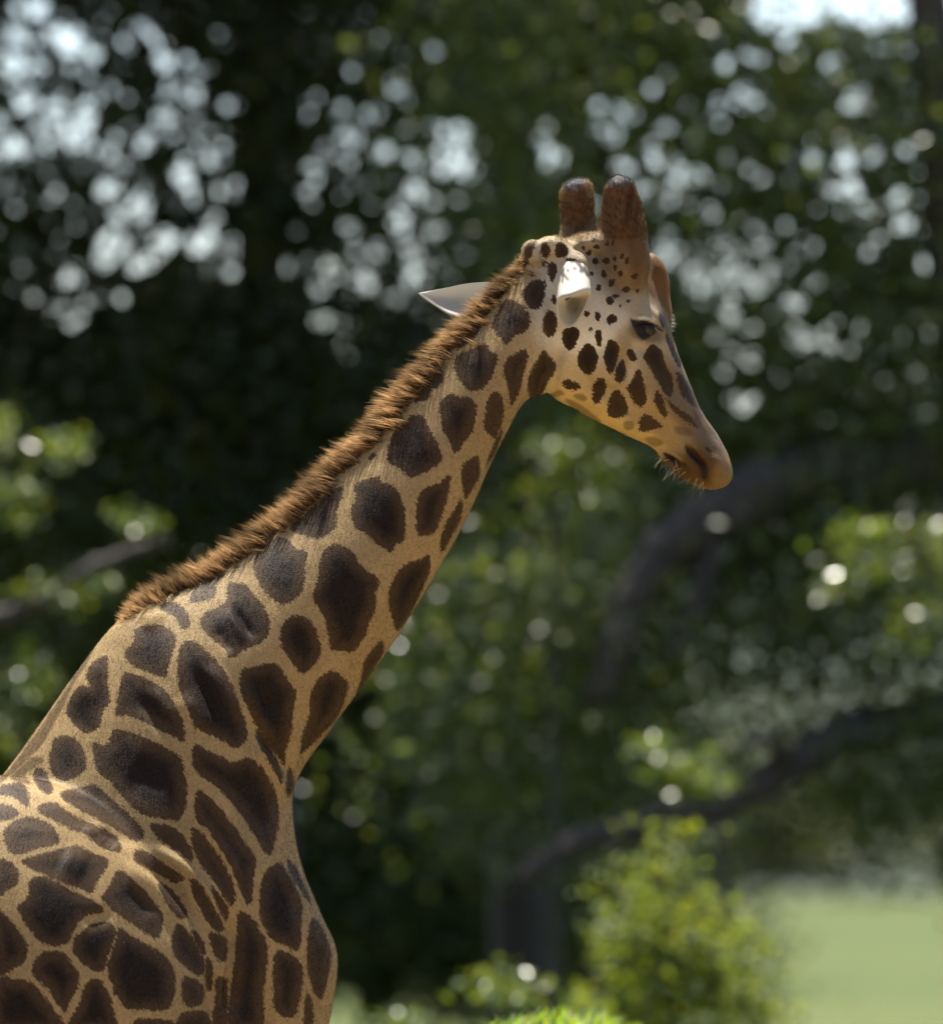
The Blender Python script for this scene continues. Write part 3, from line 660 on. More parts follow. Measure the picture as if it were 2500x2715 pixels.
def relief(px, py):
    h = np.zeros(len(px))
    for P, sig, amp in STROKES:
        P = catmull(P, 4) if len(P) > 2 else P
        lo = P.min(0) - 3.2 * sig; hi = P.max(0) + 3.2 * sig
        k = np.where((px > lo[0]) & (px < hi[0]) & (py > lo[1]) & (py < hi[1]))[0]
        if not len(k): continue
        X, Y = px[k], py[k]; d2 = np.full(len(k), 1e9)
        seglen = np.linalg.norm(np.diff(P, axis=0), axis=1); tot = seglen.sum(); run = 0; best = np.zeros(len(k))
        for a, b, sl in zip(P[:-1], P[1:], seglen):
            e = b - a; t = np.clip(((X - a[0]) * e[0] + (Y - a[1]) * e[1]) / (e @ e + 1e-9), 0, 1)
            q = (X - a[0] - t * e[0]) ** 2 + (Y - a[1] - t * e[1]) ** 2
            m = q < d2; d2[m] = q[m]; best[m] = (run + t[m] * sl) / tot; run += sl
        taper = smoothstep(0, .38, np.minimum(best, 1 - best)) * (np.where(Y > 1450, .7, 1.0))
        h[k] += amp * taper * np.exp(-d2 / (2 * sig * sig))
    return h
def hair_noise(V, f, seed):
    r = np.random.default_rng(seed); out = np.zeros(len(V))
    for k in range(5):
        d = r.normal(size=3); d /= np.linalg.norm(d)
        out += np.sin(V @ d * f * r.uniform(.6, 1.6) + r.uniform(0, 6))
    return out / 5
def get(me, what):
    a = np.empty(len(me.vertices) * 3, np.float32)
    me.vertices.foreach_get(what, a); return a.reshape(-1, 3).astype(float)
V = get(body_me, 'co') + BASE
ed = np.empty(len(body_me.edges) * 2, np.int32); body_me.edges.foreach_get('vertices', ed); ea, eb = ed[0::2], ed[1::2]
deg = np.bincount(ed, minlength=len(V)).astype(float)
px, py = project(V)
def blob(x, y, rx, ry): return smoothstep(1.2, .6, np.hypot((px - x) / rx, (py - y) / ry))
wsm = np.maximum.reduce([blob(250, 2250, 520, 330), blob(1450, 900, 90, 220), .6 * blob(1590, 680, 170, 70), .8 * blob(1665, 745, 90, 80), .5 * blob(560, 2480, 160, 260), .4 * blob(1740, 860, 60, 120)])[:, None] * .6
wsm[px < -100] = .5
for _ in range(36):
    av = np.stack([np.bincount(ea, V[eb, c], len(V)) + np.bincount(eb, V[ea, c], len(V)) for c in range(3)], -1) / deg[:, None]
    V += wsm * (av - V)
body_me.vertices.foreach_set('co', (V - BASE).astype(np.float32).ravel()); body_me.update()
N = get(body_me, 'normal')
px, py = project(V)
view = CAM - V; view /= np.linalg.norm(view, axis=1)[:, None]
facing = np.sum(N * view, 1)
# long soft undulation of muscle and skin, then the folds
und = (np.sin(V[:, 0] * 9 + V[:, 2] * 7) * np.sin(V[:, 2] * 11 - V[:, 0] * 4 + V[:, 1] * 6)) * .0025
h = relief(px, py) * smoothstep(0.05, .4, facing) + und * (px < 1350)
hz = smoothstep(665, 600, py) * (px > 1470)
h = h + (px > 1440) * (1 - hz) * .0011 * (hair_noise(V, 75, 15) + hair_noise(V, 160, 16))
h = h + hz * (.0030 * hair_noise(V * [1, 1, .5], 95, 12) + .0022 * hair_noise(V, 210, 13))
V = V + N * h[:, None]
body_me.vertices.foreach_set('co', (V - BASE).astype(np.float32).ravel()); body_me.update()

# ---- coat colours
TAN = np.array([.48, .335, .155])
BASE_BLOBS = [  # (px, py, rx, ry, angle deg, colour, strength)
 (1560, 900, 190, 300, 0, (.52, .40, .235), 1.0), (1535, 830, 120, 150, 10, (.86, .81, .68), 1.0), (1600, 800, 90, 90, 0, (.66, .60, .48), .9), (1480, 790, 60, 120, 15, (.78, .71, .57), .9),
 (1450, 680, 70, 50, 0, (.60, .52, .40), .8), (1480, 1000, 90, 80, 0, (.60, .47, .27), .8), (1560, 1080, 120, 40, 28, (.74, .53, .20), .9), (1680, 1150, 120, 30, 25, (.74, .53, .20), .9),
 (1560, 680, 60, 50, 0, (.42, .33, .23), .8), (1655, 690, 88, 125, 0, (.25, .175, .10), 1.0), (1640, 560, 70, 115, 0, (.185, .092, .036), 1.0), (1530, 560, 60, 80, 0, (.19, .096, .038), 1.0), (1690, 620, 34, 140, 0, (.13, .066, .027), .8), (1668, 540, 10, 70, 8, (.08, .04, .018), .7),
 (1745, 745, 36, 95, -8, (.18, .092, .035), 1.0), (1770, 850, 18, 80, -12, (.15, .085, .036), .9),
 (1640, 474, 50, 26, 0, (.11, .105, .105), 1.0), (1520, 482, 38, 26, -15, (.12, .115, .12), 1.0),
 (1700, 812, 60, 32, 20, (.46, .38, .25), .9), (1716, 849, 26, 9, 18, (.80, .78, .72), 1.0), (1735, 960, 50, 70, 20, (.46, .40, .29), .7), (1830, 1080, 58, 150, -28, (.175, .135, .095), .9), (1690, 960, 30, 70, 10, (.58, .52, .40), .6),  # small pale spot on the upper lid is a painted highlight
 (1875, 1180, 60, 60, 0, (.20, .15, .105), .85), (1850, 1240, 90, 66, 30, (.165, .096, .036), .95), (1916, 1264, 28, 54, 10, (.30, .20, .095), .8), (1790, 1165, 60, 38, 30, (.40, .28, .13), .7), (1845, 1235, 45, 40, 30, (.125, .07, .026), .7), (1795, 1240, 52, 26, 38, (.12, .068, .025), .85), (1772, 1203, 44, 8, 27, (.50, .36, .15), .8), (1842, 1208, 44, 11, 52, (.06, .033, .015), .8), (1866, 1250, 30, 13, 80, (.05, .028, .012), .85), (1712, 882, 56, 28, 15, (.12, .085, .05), .75), (1745, 1000, 48, 95, -24, (.24, .17, .10), .55), (1650, 930, 26, 60, 0, (.30, .21, .12), .5)]
DARKP = {Z1: [[808,925,850,935,905,935,960,960,990,980,960,985,945,1005,920,1035,885,1050,855,1030,830,985,815,955],   # round the eye
              [975,890,1000,915,1010,960,1000,985,985,960,975,925],
              [1125,1660,1175,1710,1215,1760,1245,1790,1255,1830,1235,1850,1215,1800,1180,1750,1140,1710],   # nostril
              [1000,1700,1050,1715,1090,1745,1100,1775,1060,1760,1015,1730], [1250,1665,1275,1690,1268,1700,1245,1680]]}
SDFD = raster(DARKP)
def base_colour(px, py, near):
    c = np.tile(TAN, (len(px), 1))
    # paler, greyer towards the back and shoulder
    for (x, y, rx, ry, an, col, st) in BASE_BLOBS:
        a = math.radians(an); dx, dy = px - x, py - y
        u = (dx * math.cos(a) + dy * math.sin(a)) / rx; v = (-dx * math.sin(a) + dy * math.cos(a)) / ry
        w = (st * smoothstep(1.25, .55, np.sqrt(u * u + v * v)))[:, None]
        c = c * (1 - w) + np.array(col) * w
    return c
def voronoi_sdf(P):
    r = np.random.default_rng(5)
    def run(P, cell, seed):
        r = np.random.default_rng(seed)
        lo, hi = P.min(0) - cell, P.max(0) + cell
        n = (np.ceil((hi - lo) / cell)).astype(int)
        g = np.stack(np.meshgrid(*[np.arange(k) for k in n], indexing='ij'), -1).astype(float)
        S = lo + (g + r.uniform(.12, .88, g.shape)) * cell
        idx = np.floor((P - lo) / cell).astype(int)
        f1 = np.full(len(P), 1e9); f2 = np.full(len(P), 1e9)
        for a in (-1, 0, 1):
            for b in (-1, 0, 1):
                for c in (-1, 0, 1):
                    q = np.clip(idx + [a, b, c], 0, n - 1)
                    d = np.linalg.norm(P - S[q[:, 0], q[:, 1], q[:, 2]], axis=1)
                    new = d < f1 - 1e-12
                    same = np.abs(d - f1) < 1e-12
                    f2 = np.where(new, f1, np.where(same, f2, np.minimum(f2, d))); f1 = np.where(new, d, f1)
        return (f2 - f1)
    big = (run(P, .16, 5) * .5 / PX - 22)
    return np.clip(big, -40, 60)
def coat_fields(V, N):
    px, py = project(V)
    vw = CAM - V; vw /= np.linalg.norm(vw, axis=1)[:, None]
    fc = np.sum(N * vw, 1)
    near = smoothstep(-.2, .02, fc) * smoothstep(-130, -60, px) * smoothstep(2800, 2745, py)
    s = sample(SDF, px, py)
    o = voronoi_sdf(V)
    o = np.where(px > 1480, o * .7 - 10, o)
    s = s * near + o * (1 - near)
    return px, py, near, s, sample(SDFF, px, py) * near - 40 * (1 - near), sample(SDFD, px, py) * near - 40 * (1 - near)
EDGE = np.array([.034, .0205, .0105]); CORE = np.array([.0095, .0062, .0045])
def coat_parts(V, N, jitter=None):
    px, py, near, s, f, d = coat_fields(V, N)
    if jitter is not None: s = s + jitter
    s = s * (1 + 1.0 * smoothstep(1450, 1500, px) * smoothstep(1010, 940, py))
    base = base_colour(px, py, near)
    n1 = hair_noise(V, 22, 3)[:, None]; n2 = hair_noise(V, 55, 4)[:, None]
    base = base * (1 + .12 * n1 + .10 * n2) * .37
    wcore = smoothstep(6, 46, s + 10 * n1[:, 0])[:, None]
    pc = EDGE * (1 - wcore) + CORE * wcore
    face = smoothstep(1440, 1520, px)[:, None]
    pc = pc * (1 - face) + (np.array([.022, .013, .0068]) * (1 - .5 * wcore)) * face
    muzz = smoothstep(1010, 1180, py)[:, None] * face
    pc = pc + np.array([.02, .012, .005]) * muzz * .6
    wf = smoothstep(-4, 4, f)[:, None] * (.64 + .18 * (px < 600))[:, None]
    base = base * (1 - wf) + np.array([.052, .033, .015]) * wf
    wd = smoothstep(-3, 3, d)[:, None]; dk = np.array([.012, .010, .010])
    return np.clip(base * (1 - wd) + dk * wd, .004, .9), np.clip(pc * (1 - wd) + dk * wd, .004, .9), s
def coat_colour(V, N, jitter=None):
    b, p, s = coat_parts(V, N, jitter)
    w = smoothstep(-2.2, 2.2, s)[:, None]
    return b * (1 - w) + p * w
N = get(body_me, 'normal')
def set_parts(me, b, p, s):
    set_col(me, b); set_col(me, p, 'Patch'); set_col(me, np.repeat(s[:, None] / 100 + .5, 3, 1), 'Edge')
set_parts(body_me, *coat_parts(V, N))

def coat_material(name, rough, sheen, bump, spec=.12):
    m, nt, out = mat(name); L = nt.links.new
    a = node(nt, 'ShaderNodeAttribute', attribute_name='Col')
    p = node(nt, 'ShaderNodeBsdfPrincipled')
    tc = node(nt, 'ShaderNodeTexCoord')
    no = node(nt, 'ShaderNodeTexNoise'); no.inputs['Scale'].default_value = 240; no.inputs['Detail'].default_value = 3
    L(tc.outputs['Object'], no.inputs['Vector'])
    mr = node(nt, 'ShaderNodeMapRange'); mr.inputs['To Min'].default_value = .75; mr.inputs['To Max'].default_value = 1.25
    L(no.outputs['Fac'], mr.inputs['Value'])
    mx = node(nt, 'ShaderNodeMix', data_type='RGBA', blend_type='MULTIPLY'); mx.inputs[0].default_value = 1
    if bump:   # ragged, hair-combed edge between the pale net and the dark patches
        pa = node(nt, 'ShaderNodeAttribute', attribute_name='Patch'); ed = node(nt, 'ShaderNodeAttribute', attribute_name='Edge')
        mp = node(nt, 'ShaderNodeMapping'); mp.vector_type = 'TEXTURE'
        mp.inputs['Rotation'].default_value = (R(12), R(-38), 0); mp.inputs['Scale'].default_value = (.0042, .0042, .015)
        ne = node(nt, 'ShaderNodeTexNoise'); ne.inputs['Scale'].default_value = 1.0; ne.inputs['Detail'].default_value = 3; ne.inputs['Roughness'].default_value = .6
        L(tc.outputs['Object'], mp.inputs[0]); L(mp.outputs[0], ne.inputs['Vector'])
        ma = node(nt, 'ShaderNodeMath', operation='MULTIPLY_ADD'); ma.inputs[1].default_value = .28
        L(ne.outputs['Fac'], ma.inputs[0]); L(ed.outputs['Fac'], ma.inputs[2])
        w = node(nt, 'ShaderNodeMapRange', interpolation_type='SMOOTHSTEP')
        w.inputs['From Min'].default_value = .5 + .14 - .02; w.inputs['From Max'].default_value = .5 + .14 + .02
        L(ma.outputs[0], w.inputs['Value'])
        mz = node(nt, 'ShaderNodeMix', data_type='RGBA'); L(w.outputs[0], mz.inputs[0]); L(a.outputs['Color'], mz.inputs['A']); L(pa.outputs['Color'], mz.inputs['B'])
        L(mz.outputs['Result'], mx.inputs['A'])
    else:
        L(a.outputs['Color'], mx.inputs['A'])
    L(mr.outputs[0], mx.inputs['B'])
    L(mx.outputs['Result'], p.inputs['Base Color'])
    p.inputs['Roughness'].default_value = rough; p.inputs['Specular IOR Level'].default_value = spec
    p.inputs['Sheen Weight'].default_value = sheen; p.inputs['Sheen Roughness'].default_value = .4
    if bump:
        bu = node(nt, 'ShaderNodeBump'); bu.inputs['Strength'].default_value = .35; bu.inputs['Distance'].default_value = .003
        L(no.outputs['Fac'], bu.inputs['Height']); L(bu.outputs[0], p.inputs['Normal'])
    L(p.outputs[0], out.inputs['Surface'])
    return m
def hair_material(name, trans=.5):
    m, nt, out = mat(name); L = nt.links.new
    a = node(nt, 'ShaderNodeAttribute', attribute_name='Col')
    p = node(nt, 'ShaderNodeBsdfPrincipled'); L(a.outputs['Color'], p.inputs['Base Color'])
    p.inputs['Roughness'].default_value = .6; p.inputs['Specular IOR Level'].default_value = .09
    t = node(nt, 'ShaderNodeBsdfTranslucent'); L(a.outputs['Color'], t.inputs['Color'])
    ms = node(nt, 'ShaderNodeMixShader'); ms.inputs[0].default_value = trans
    L(p.outputs[0], ms.inputs[1]); L(t.outputs[0], ms.inputs[2]); L(ms.outputs[0], out.inputs['Surface'])
    return m
M_COAT = coat_material('giraffe_coat', .6, .0, True, .06)
M_HAIR = hair_material('giraffe_hair')
M_EYE = coat_material('eyeball', .12, 0, False, .16)

giraffe = empty('giraffe', BASE)
tag(giraffe, 'giraffe with dark brown patches, standing in profile with its head lowered', 'giraffe')

# ---- legs and tail (below the frame), ears: joined into the body mesh
extra_V = []; extra_F = []; extra_C = []; en = 0
def add_extra(Vx, Q, c=None):
    global en
    Vx = np.asarray(Vx, float)
    extra_V.append(Vx); extra_F.extend([tuple(int(i) + en for i in dict.fromkeys(q)) for q in Q]); en += len(Vx)
    extra_C.append(c if c is not None else None)
FW = np.array([math.cos(YAW), math.sin(YAW), 0])
def leg(px, py, lat, front):
    top = B_(px, py, lat); z0 = top[2]
    if front: prof = [(0, z0, .17), (.02, z0 * .80, .13), (.03, z0 * .66, .095), (.02, z0 * .52, .072), (.05, z0 * .45, .078), (.03, z0 * .38, .060), (.03, z0 * .16, .047), (.04, z0 * .10, .055), (.08, .09, .065), (.10, .0, .085)]
    else: prof = [(0, z0, .20), (.05, z0 * .85, .18), (.02, z0 * .72, .12), (-.12, z0 * .60, .08), (-.16, z0 * .52, .072), (-.12, z0 * .44, .058), (-.08, z0 * .18, .048), (-.06, z0 * .11, .056), (-.02, .09, .065), (0, .0, .085)]
    P = np.array([[top[0] + FW[0] * a, top[1] + FW[1] * a, z] for a, z, r_ in prof]); rr = np.array([p[2] for p in prof])
    add_extra(*tube(catmull(P, 5), catmull(np.stack([rr, rr, rr], -1), 5)[:, 0], 20))
leg(330, 3000, .22, True); leg(250, 3000, -.22, True); leg(-1420, 3080, .22, False); leg(-1500, 3080, -.22, False)
tl = np.array([B_(-1780, 3120), B_(-1840, 3250), B_(-1850, 3600), B_(-1850, 3900)])
add_extra(*tube(catmull(tl, 6), np.linspace(.035, .012, 19), 10))
Vx = np.concatenate(extra_V); leg_n = len(Vx)
# near ear: a funnel turned towards the viewer; far ear: a leaf pointing back
WHITE = np.array([.40, .38, .335])
def ear_near():
    rim = [(1477,802,.180),(1488,789,.200),(1512,783,.215),(1538,772,.218),(1557,768,.210),(1567,775,.195),(1562,792,.178),(1551,815,.165),(1538,840,.158),(1525,859,.152),(1509,869,.150),(1493,864,.152),(1481,848,.158),(1476,826,.168)]
    Rm = catmull(np.array([H_(*p) for p in rim]), 3, True); n = len(Rm)
    bc = H_(1522, 705, .075); ic = H_(1530, 800, .125)
    # base ring matched by direction from centre in the image plane
    ang = np.array([math.atan2(-(a[1] - 812), a[0] - 1520) for a in catmull(np.array([(p[0], p[1], 0) for p in rim], float), 3, True)[:, :2]])
    Bs = np.array([H_(1524 + 24 * math.cos(a), 698 - 20 * math.sin(a), .070) for a in ang])
    In = np.array([H_(1520 + 12 * math.cos(a), 806 - 16 * math.sin(a), .128) for a in ang])
    Vs = []; Cs = []
    steps = 10
    for k in range(steps + 1):
        t = k / steps
        bul = math.sin(t ** .8 * math.pi) * .007
        ctr = bc * (1 - t) + Rm.mean(0) * t
        ring = Bs * (1 - t) + Rm * t
        ring = ring + (ring - ctr) / (np.linalg.norm(ring - ctr, axis=1)[:, None] + 1e-6) * bul
        Vs.append(ring)
        c = np.tile(WHITE, (n, 1))
        # dark marks at the root of the ear
        z = np.sin(ang * 4 + t * 9) + .7 * np.sin(ang * 11 - t * 23)
        if t < .64: c = np.where((z > (.2 if t < .52 else .85))[:, None], np.array([.07, .065, .06]), c)
        elif t < .5: c = c * .8
        Cs.append(c)
    Vs.append(Rm * .965 + Rm.mean(0) * .035 ); Cs.append(np.tile(WHITE, (n, 1)))
    for k in range(1, 7):
        t = k / 6
        ring = (Rm * .95 + Rm.mean(0) * .05) * (1 - t) + In * t
        Vs.append(ring)
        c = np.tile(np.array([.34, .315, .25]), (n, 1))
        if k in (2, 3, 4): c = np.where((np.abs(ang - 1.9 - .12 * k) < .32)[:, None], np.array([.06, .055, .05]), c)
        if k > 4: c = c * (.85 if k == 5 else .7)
        Cs.append(c)
    m = len(Vs); Q = []
    for i in range(m - 1):
        for j in range(n):
            j2 = (j + 1) % n
            Q.append((i * n + j, i * n + j2, (i + 1) * n + j2, (i + 1) * n + j))
    Vs = np.concatenate(Vs); Cs = np.concatenate(Cs)
    c0 = len(Vs); Vs = np.vstack([Vs, In.mean(0)]); Cs = np.vstack([Cs, [[.2, .18, .14]]])
    for j in range(n): Q.append(((m - 1) * n + j, (m - 1) * n + (j + 1) % n, c0))
    return Vs, Q, Cs
add_extra(*ear_near())
def ear_far():
    up = [(1109,776,-.20),(1130,773,-.195),(1180,763,-.185),(1235,752,-.17),(1290,748,-.145),(1345,755,-.11),(1390,775,-.08)]
    lo = [(1109,777,-.20),(1125,791,-.190),(1160,815,-.175),(1195,836,-.155),(1245,850,-.135),(1310,850,-.11),(1380,830,-.08)]
    A = catmull(np.array([H_(*p) for p in up]), 6); B = catmull(np.array([H_(*p) for p in lo]), 6); n = len(A)
    m = 12; outer = []; inner = []
    vd = np.array([math.sin(.2), -1, .15]); vd /= np.linalg.norm(vd)
    for i in range(n):
        w = np.linalg.norm(A[i] - B[i])
        for k in range(m + 1):
            t = k / m
            p = A[i] * (1 - t) + B[i] * t
            cup = math.sin(math.pi * t) * w * .28
            th = .006 * min(1, 3.5 * min(t, 1 - t) + .25) * min(1, i / 4 + .2)
            outer.append(p - vd * (cup + th)); inner.append(p - vd * (cup - th))
    Vs = np.array(outer + inner); o = len(outer); Q = []
    for i in range(n - 1):
        for k in range(m):
            a, b, c, d = i * (m + 1) + k, i * (m + 1) + k + 1, (i + 1) * (m + 1) + k + 1, (i + 1) * (m + 1) + k
            Q.append((a, b, c, d)); Q.append((o + d, o + c, o + b, o + a))
        a, d = i * (m + 1), (i + 1) * (m + 1); Q.append((a, d, o + d, o + a))
        a, d = i * (m + 1) + m, (i + 1) * (m + 1) + m; Q.append((d, a, o + a, o + d))
    Q.append(tuple([k for k in range(m + 1)] + [o + k for k in range(m, -1, -1)]))
    C = np.tile(WHITE, (len(Vs), 1))
    return Vs, Q, C
add_extra(*ear_far())
Vx = np.concatenate(extra_V)
bV = get(body_me, 'co'); nb = len(bV)
nl = np.empty(len(body_me.loops), np.int32); body_me.loops.foreach_get('vertex_index', nl)
body_np = body_me
ex_me = bpy.data.meshes.new('extra'); ex_me.from_pydata([tuple(v - BASE) for v in Vx], [], extra_F); ex_me.update()
exN = get(ex_me, 'normal')
off = np.cumsum([0] + [len(v) for v in extra_V[:-1]])
exP = [(c, c, np.full(len(c), -40.0)) if c is not None else coat_parts(v, exN[o:o + len(v)]) for v, c, o in zip(extra_V, extra_C, off)]
set_parts(ex_me, *[np.concatenate([e[k] for e in exP]) for k in range(3)])
ex_me.polygons.foreach_set('use_smooth', np.ones(len(ex_me.polygons), bool))
body_me.polygons.foreach_set('use_smooth', np.ones(len(body_me.polygons), bool))
import bmesh
bm = bmesh.new(); bm.from_mesh(body_me); bm.from_mesh(ex_me)
full = bpy.data.meshes.new('body'); bm.to_mesh(full); bm.free()
full.materials.clear()
body = obj('body', full, M_COAT, giraffe)
full.materials.append(hair_material('giraffe_ear', .45))
ear_start = nb + leg_n
vi = np.empty(len(full.loops), np.int32); full.loops.foreach_get('vertex_index', vi)
ls = np.empty(len(full.polygons), np.int32); full.polygons.foreach_get('loop_start', ls)
full.polygons.foreach_set('material_index', (vi[ls] >= ear_start).astype(np.int32))
bpy.data.meshes.remove(ex_me)

# ---- eyes
def eye(c, name='eye'):
    Ve, Qe = ellipsoid(np.zeros(3), [np.array([.024, 0, 0]), np.array([0, .022, 0]), np.array([0, 0, .020])], 28, 18)
    me = mesh_py(name, Ve, Qe)
    d = Ve / np.linalg.norm(Ve, axis=1)[:, None]
    side = -LH if np.dot(c - PH, LH) < 0 else LH
    f = d @ (side * .93 + FW * .3 + np.array([0, 0, -.1])) 
    cc = np.where((f > .90)[:, None], np.array([.006, .005, .005]), np.where((f > .68)[:, None], np.array([.026, .012, .005]), np.array([.02, .014, .012])))
    set_col(me, cc)
    return obj(name, me, M_EYE, giraffe, tuple(c - BASE))
EC = H_(1713, 873, .095)
eye(EC); eye(EC + LH * .190)

# ---- strands (mane, lashes, coat): tapered ribbons
def strands(name, root, dirs, length, width, bend, colr, colt, nseg, seed, parent, m):
    r = np.random.default_rng(seed); n = len(root)
    side = np.cross(dirs, r.normal(size=(n, 3))); side /= np.linalg.norm(side, axis=1)[:, None]
    rows = []; cols = []
    for k in range(nseg + 1):
        t = k / nseg
        p = root + dirs * (length * t)[:, None] + bend * (length * t * t)[:, None]
        w = (width * (1 - t * .92))[:, None] * .5
        c = colr * (1 - t) + colt * t
        if k < nseg:
            rows += [p - side * w, p + side * w]; cols += [c, c]
        else:
            rows.append(p); cols.append(c)
    Vs = np.stack(rows, 1).reshape(-1, 3); Cs = np.stack(cols, 1).reshape(-1, 3)
    per = nseg * 2 + 1; o = np.arange(n)[:, None] * per
    tris = []
    for k in range(nseg - 1):
        tris += [o + [2 * k, 2 * k + 1, 2 * k + 3], o + [2 * k, 2 * k + 3, 2 * k + 2]]
    tris.append(o + [2 * nseg - 2, 2 * nseg - 1, 2 * nseg])
    return obj(name, mesh_np(name, Vs - BASE, np.concatenate(tris), np.clip(Cs, .004, 1)), m, parent)
def mane():
    r = np.random.default_rng(21)
    crest = catmull(np.array([B_(*s[0]) for s in NECK[2:15]] ), 10)
    crest = np.vstack([[H_(1432, 640)], [H_(1415, 662)], crest])
    seg = np.linalg.norm(np.diff(crest, axis=0), axis=1); cum = np.concatenate([[0], np.cumsum(seg)])
    nt = 1500; per = 15; n = nt * per
    st = r.uniform(0, cum[-1], nt); lt = r.normal(0, .014, nt)
    s = np.clip(np.repeat(st, per) + r.normal(0, .0045, n), 0, cum[-1] - 1e-4); lat = np.repeat(lt, per) + r.normal(0, .004, n)
    i = np.clip(np.searchsorted(cum, s) - 1, 0, len(seg) - 1); a = ((s - cum[i]) / seg[i])[:, None]
    P = crest[i] * (1 - a) + crest[i + 1] * a
    T = crest[i + 1] - crest[i]; T /= np.linalg.norm(T, axis=1)[:, None]       # towards the body
    Nn = np.cross(T, LB); Nn *= np.where(Nn[:, 2:3] < 0, -1, 1); Nn /= np.linalg.norm(Nn, axis=1)[:, None]
    t = s / cum[-1]
    clump = hair_noise(np.stack([s * 1.0, lat * 2, s * 0], -1), 90, 9)
    tr = lambda sd: np.repeat(r.normal(0, sd, nt), per)
    root = P + np.outer(lat, LB) - Nn * (.010 + (np.abs(lat) * .45))[:, None]
    d = Nn + T * (.34 + .12 * clump + tr(.16) + .07 * r.normal(size=n) - (s - np.repeat(st, per)) * 14)[:, None] + np.outer(lat * 9 + tr(.10) + .06 * r.normal(size=n), LB)
    d /= np.linalg.norm(d, axis=1)[:, None]
    env = np.interp(t, [0, .04, .10, .2, .5, .8, .90, .96, 1.0], [.018, .034, .050, .060, .066, .062, .054, .044, .010])
    ln = env * np.repeat(np.clip(r.normal(.92, .15, nt), .5, 1.35), per) * r.uniform(.72, 1.06, n)
    px_, py_ = project(root)
    # dark lengths of mane where a dark patch meets the crest
    dk = np.zeros(n)
    for (x, y, w) in [(1130, 965, 46), (1330, 750, 60), (690, 1440, 40), (850, 1290, 45), (480, 1560, 40), (1010, 1130, 25), (1240, 850, 30)]:
        dk = np.maximum(dk, np.exp(-(((px_ - x) ** 2 + (py_ - y) ** 2) / (2 * w * w))))
    v = np.clip(1 + tr(.30) + .28 * r.normal(size=n) + .15 * clump, .35, 2.2)[:, None]
    cr = np.array([.045, .023, .009]) * (1 - .7 * dk[:, None]) * v
    ct = np.array([.36, .22, .10]) * (1 - .7 * dk[:, None]) * v  # light tan tips, brightened to hold the sunlit rim in their colour
    bend = T * (.22 + .12 * clump + tr(.10))[:, None] + np.array([0, 0, .08])
    strands('mane', root, d, ln, np.full(n, .0018), bend, cr, ct, 4, 22, giraffe, M_HAIR)
mane()
def lashes():
    r = np.random.default_rng(31); n = 260
    t = r.random(n)
    a = np.array([H_(1752, 818, .02), H_(1763, 845, .02), H_(1766, 878, .02)]); P = catmull(a, 10)
    root = P[(t * (len(P) - 1)).astype(int)] + r.normal(0, .004, (n, 3))
    d = np.tile(FW * .9 + np.array([0, -.1, .05]), (n, 1)) + r.normal(0, .15, (n, 3)); d /= np.linalg.norm(d, axis=1)[:, None]
    c = np.tile([.05, .04, .035], (n, 1)); c2 = np.tile([.55, .50, .44], (n, 1)) * r.uniform(.6, 1.1, n)[:, None]
    strands('eyelashes', root, d, r.uniform(.012, .022, n), np.full(n, .0011), np.tile([0, 0, -.2], (n, 1)), c, c2, 3, 32, giraffe, M_HAIR)
    # near upper lashes
    n = 160; t = r.random(n)
    P = catmull(np.array([H_(1688, 860, .128), H_(1710, 858, .132), H_(1735, 866, .128), H_(1750, 876, .12)]), 10)
    root = P[(t * (len(P) - 1)).astype(int)]
    d = np.tile(-LH * .5 + FW * .5 + np.array([0, 0, -.45]), (n, 1)) + r.normal(0, .12, (n, 3)); d /= np.linalg.norm(d, axis=1)[:, None]
    c = np.tile([.012, .01, .01], (n, 1))
    strands('eyelashes', root, d, r.uniform(.010, .018, n), np.full(n, .0012), np.tile([0, 0, .3], (n, 1)), c, c, 3, 33, giraffe, M_HAIR)
    # chin and lip bristles
    n = 60; t = r.random(n)
    P = catmull(np.array([H_(1756, 1216), H_(1790, 1250), H_(1830, 1280), H_(1870, 1298)]), 10)
    root = P[(t * (len(P) - 1)).astype(int)] - LH * r.uniform(-.03, .03, n)[:, None] + np.array([0, 0, .01])
    d = np.tile(-FW * .5 + np.array([0, 0, -.6]), (n, 1)) + r.normal(0, .35, (n, 3)); d /= np.linalg.norm(d, axis=1)[:, None]
    c = np.tile([.5, .45, .38], (n, 1))
    strands('bristles', root, d, r.uniform(.02, .045, n), np.full(n, .0007), np.tile([0, 0, -.1], (n, 1)), c, c, 3, 34, giraffe, M_HAIR)
lashes()
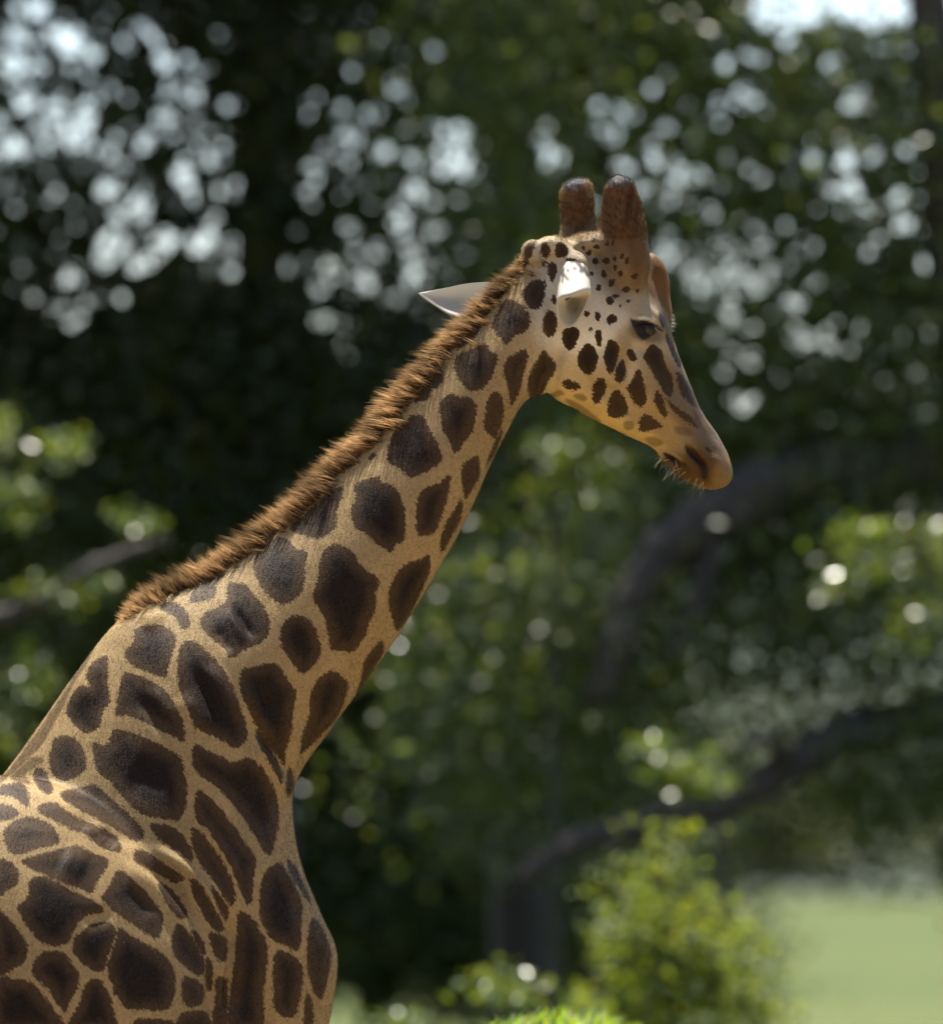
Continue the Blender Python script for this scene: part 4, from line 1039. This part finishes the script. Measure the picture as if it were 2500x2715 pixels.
def coat_hair(n):
    r = np.random.default_rng(41)
    me = full; me.calc_loop_triangles()
    tri = np.empty(len(me.loop_triangles) * 3, np.int32); me.loop_triangles.foreach_get('vertices', tri); tri = tri.reshape(-1, 3)
    co = get(me, 'co') + BASE; nn = get(me, 'normal')
    c3 = co[tri].mean(1)
    px_, py_ = project(c3)
    ok = (px_ > -120) & (py_ < 2800) & (tri[:, 0] < nb)
    fn = nn[tri].mean(1); vw = CAM - c3; vw /= np.linalg.norm(vw, axis=1)[:, None]
    ok &= np.sum(fn * vw, 1) > -.45
    tri = tri[ok]
    A, B, C = co[tri[:, 0]], co[tri[:, 1]], co[tri[:, 2]]
    ar = np.linalg.norm(np.cross(B - A, C - A), axis=1); ar /= ar.sum()
    k = r.choice(len(tri), n, p=ar)
    u, v = r.random(n), r.random(n); f = u + v > 1; u[f] = 1 - u[f]; v[f] = 1 - v[f]
    root = A[k] + (B[k] - A[k]) * u[:, None] + (C[k] - A[k]) * v[:, None]
    nr = nn[tri[k]].mean(1); nr /= np.linalg.norm(nr, axis=1)[:, None]
    px_, py_ = project(root)
    # lie of the coat: down the neck and body, forward-down on the face
    axis = B_(600, 1700) - B_(1250, 1000); axis /= np.linalg.norm(axis)
    fl = np.tile(axis * .55 + np.array([0, 0, -.6]), (n, 1))
    hd = smoothstep(1430, 1500, px_)[:, None]
    fl = fl * (1 - hd) + np.array([-.5, -.2, -.35]) * hd
    up = ((py_ < 640) & (px_ > 1470))[:, None]
    fl = np.where(up, np.array([0, 0, 1.0]), fl)
    fl = fl - nr * np.sum(fl * nr, 1)[:, None]; fl /= np.linalg.norm(fl, axis=1)[:, None] + 1e-6
    cl = hair_noise(root, 120, 6)[:, None]
    d = fl + nr * (.45 + .12 * cl) + r.normal(0, .20, (n, 3)) + np.cross(fl, nr) * cl * .25
    d /= np.linalg.norm(d, axis=1)[:, None]
    ln = r.uniform(.005, .0095, n)
    face = (px_ > 1450) & (py_ > 640)
    ln = np.where(face, ln * .6, ln); ln = np.where(up[:, 0], ln * 1.7, ln)
    c = coat_colour(root, nr, r.normal(0, 3.0, n)) * np.clip(1 + .16 * r.normal(size=n) + .10 * cl[:, 0], .5, 1.6)[:, None]
    o = strands('coat_hair', root - nr * .0006, d, ln, np.full(n, .0010), -nr * .25, c, c * 1.12, 1, 42, giraffe, M_HAIR)
    o['kind'] = 'stuff'
coat_hair(420000)
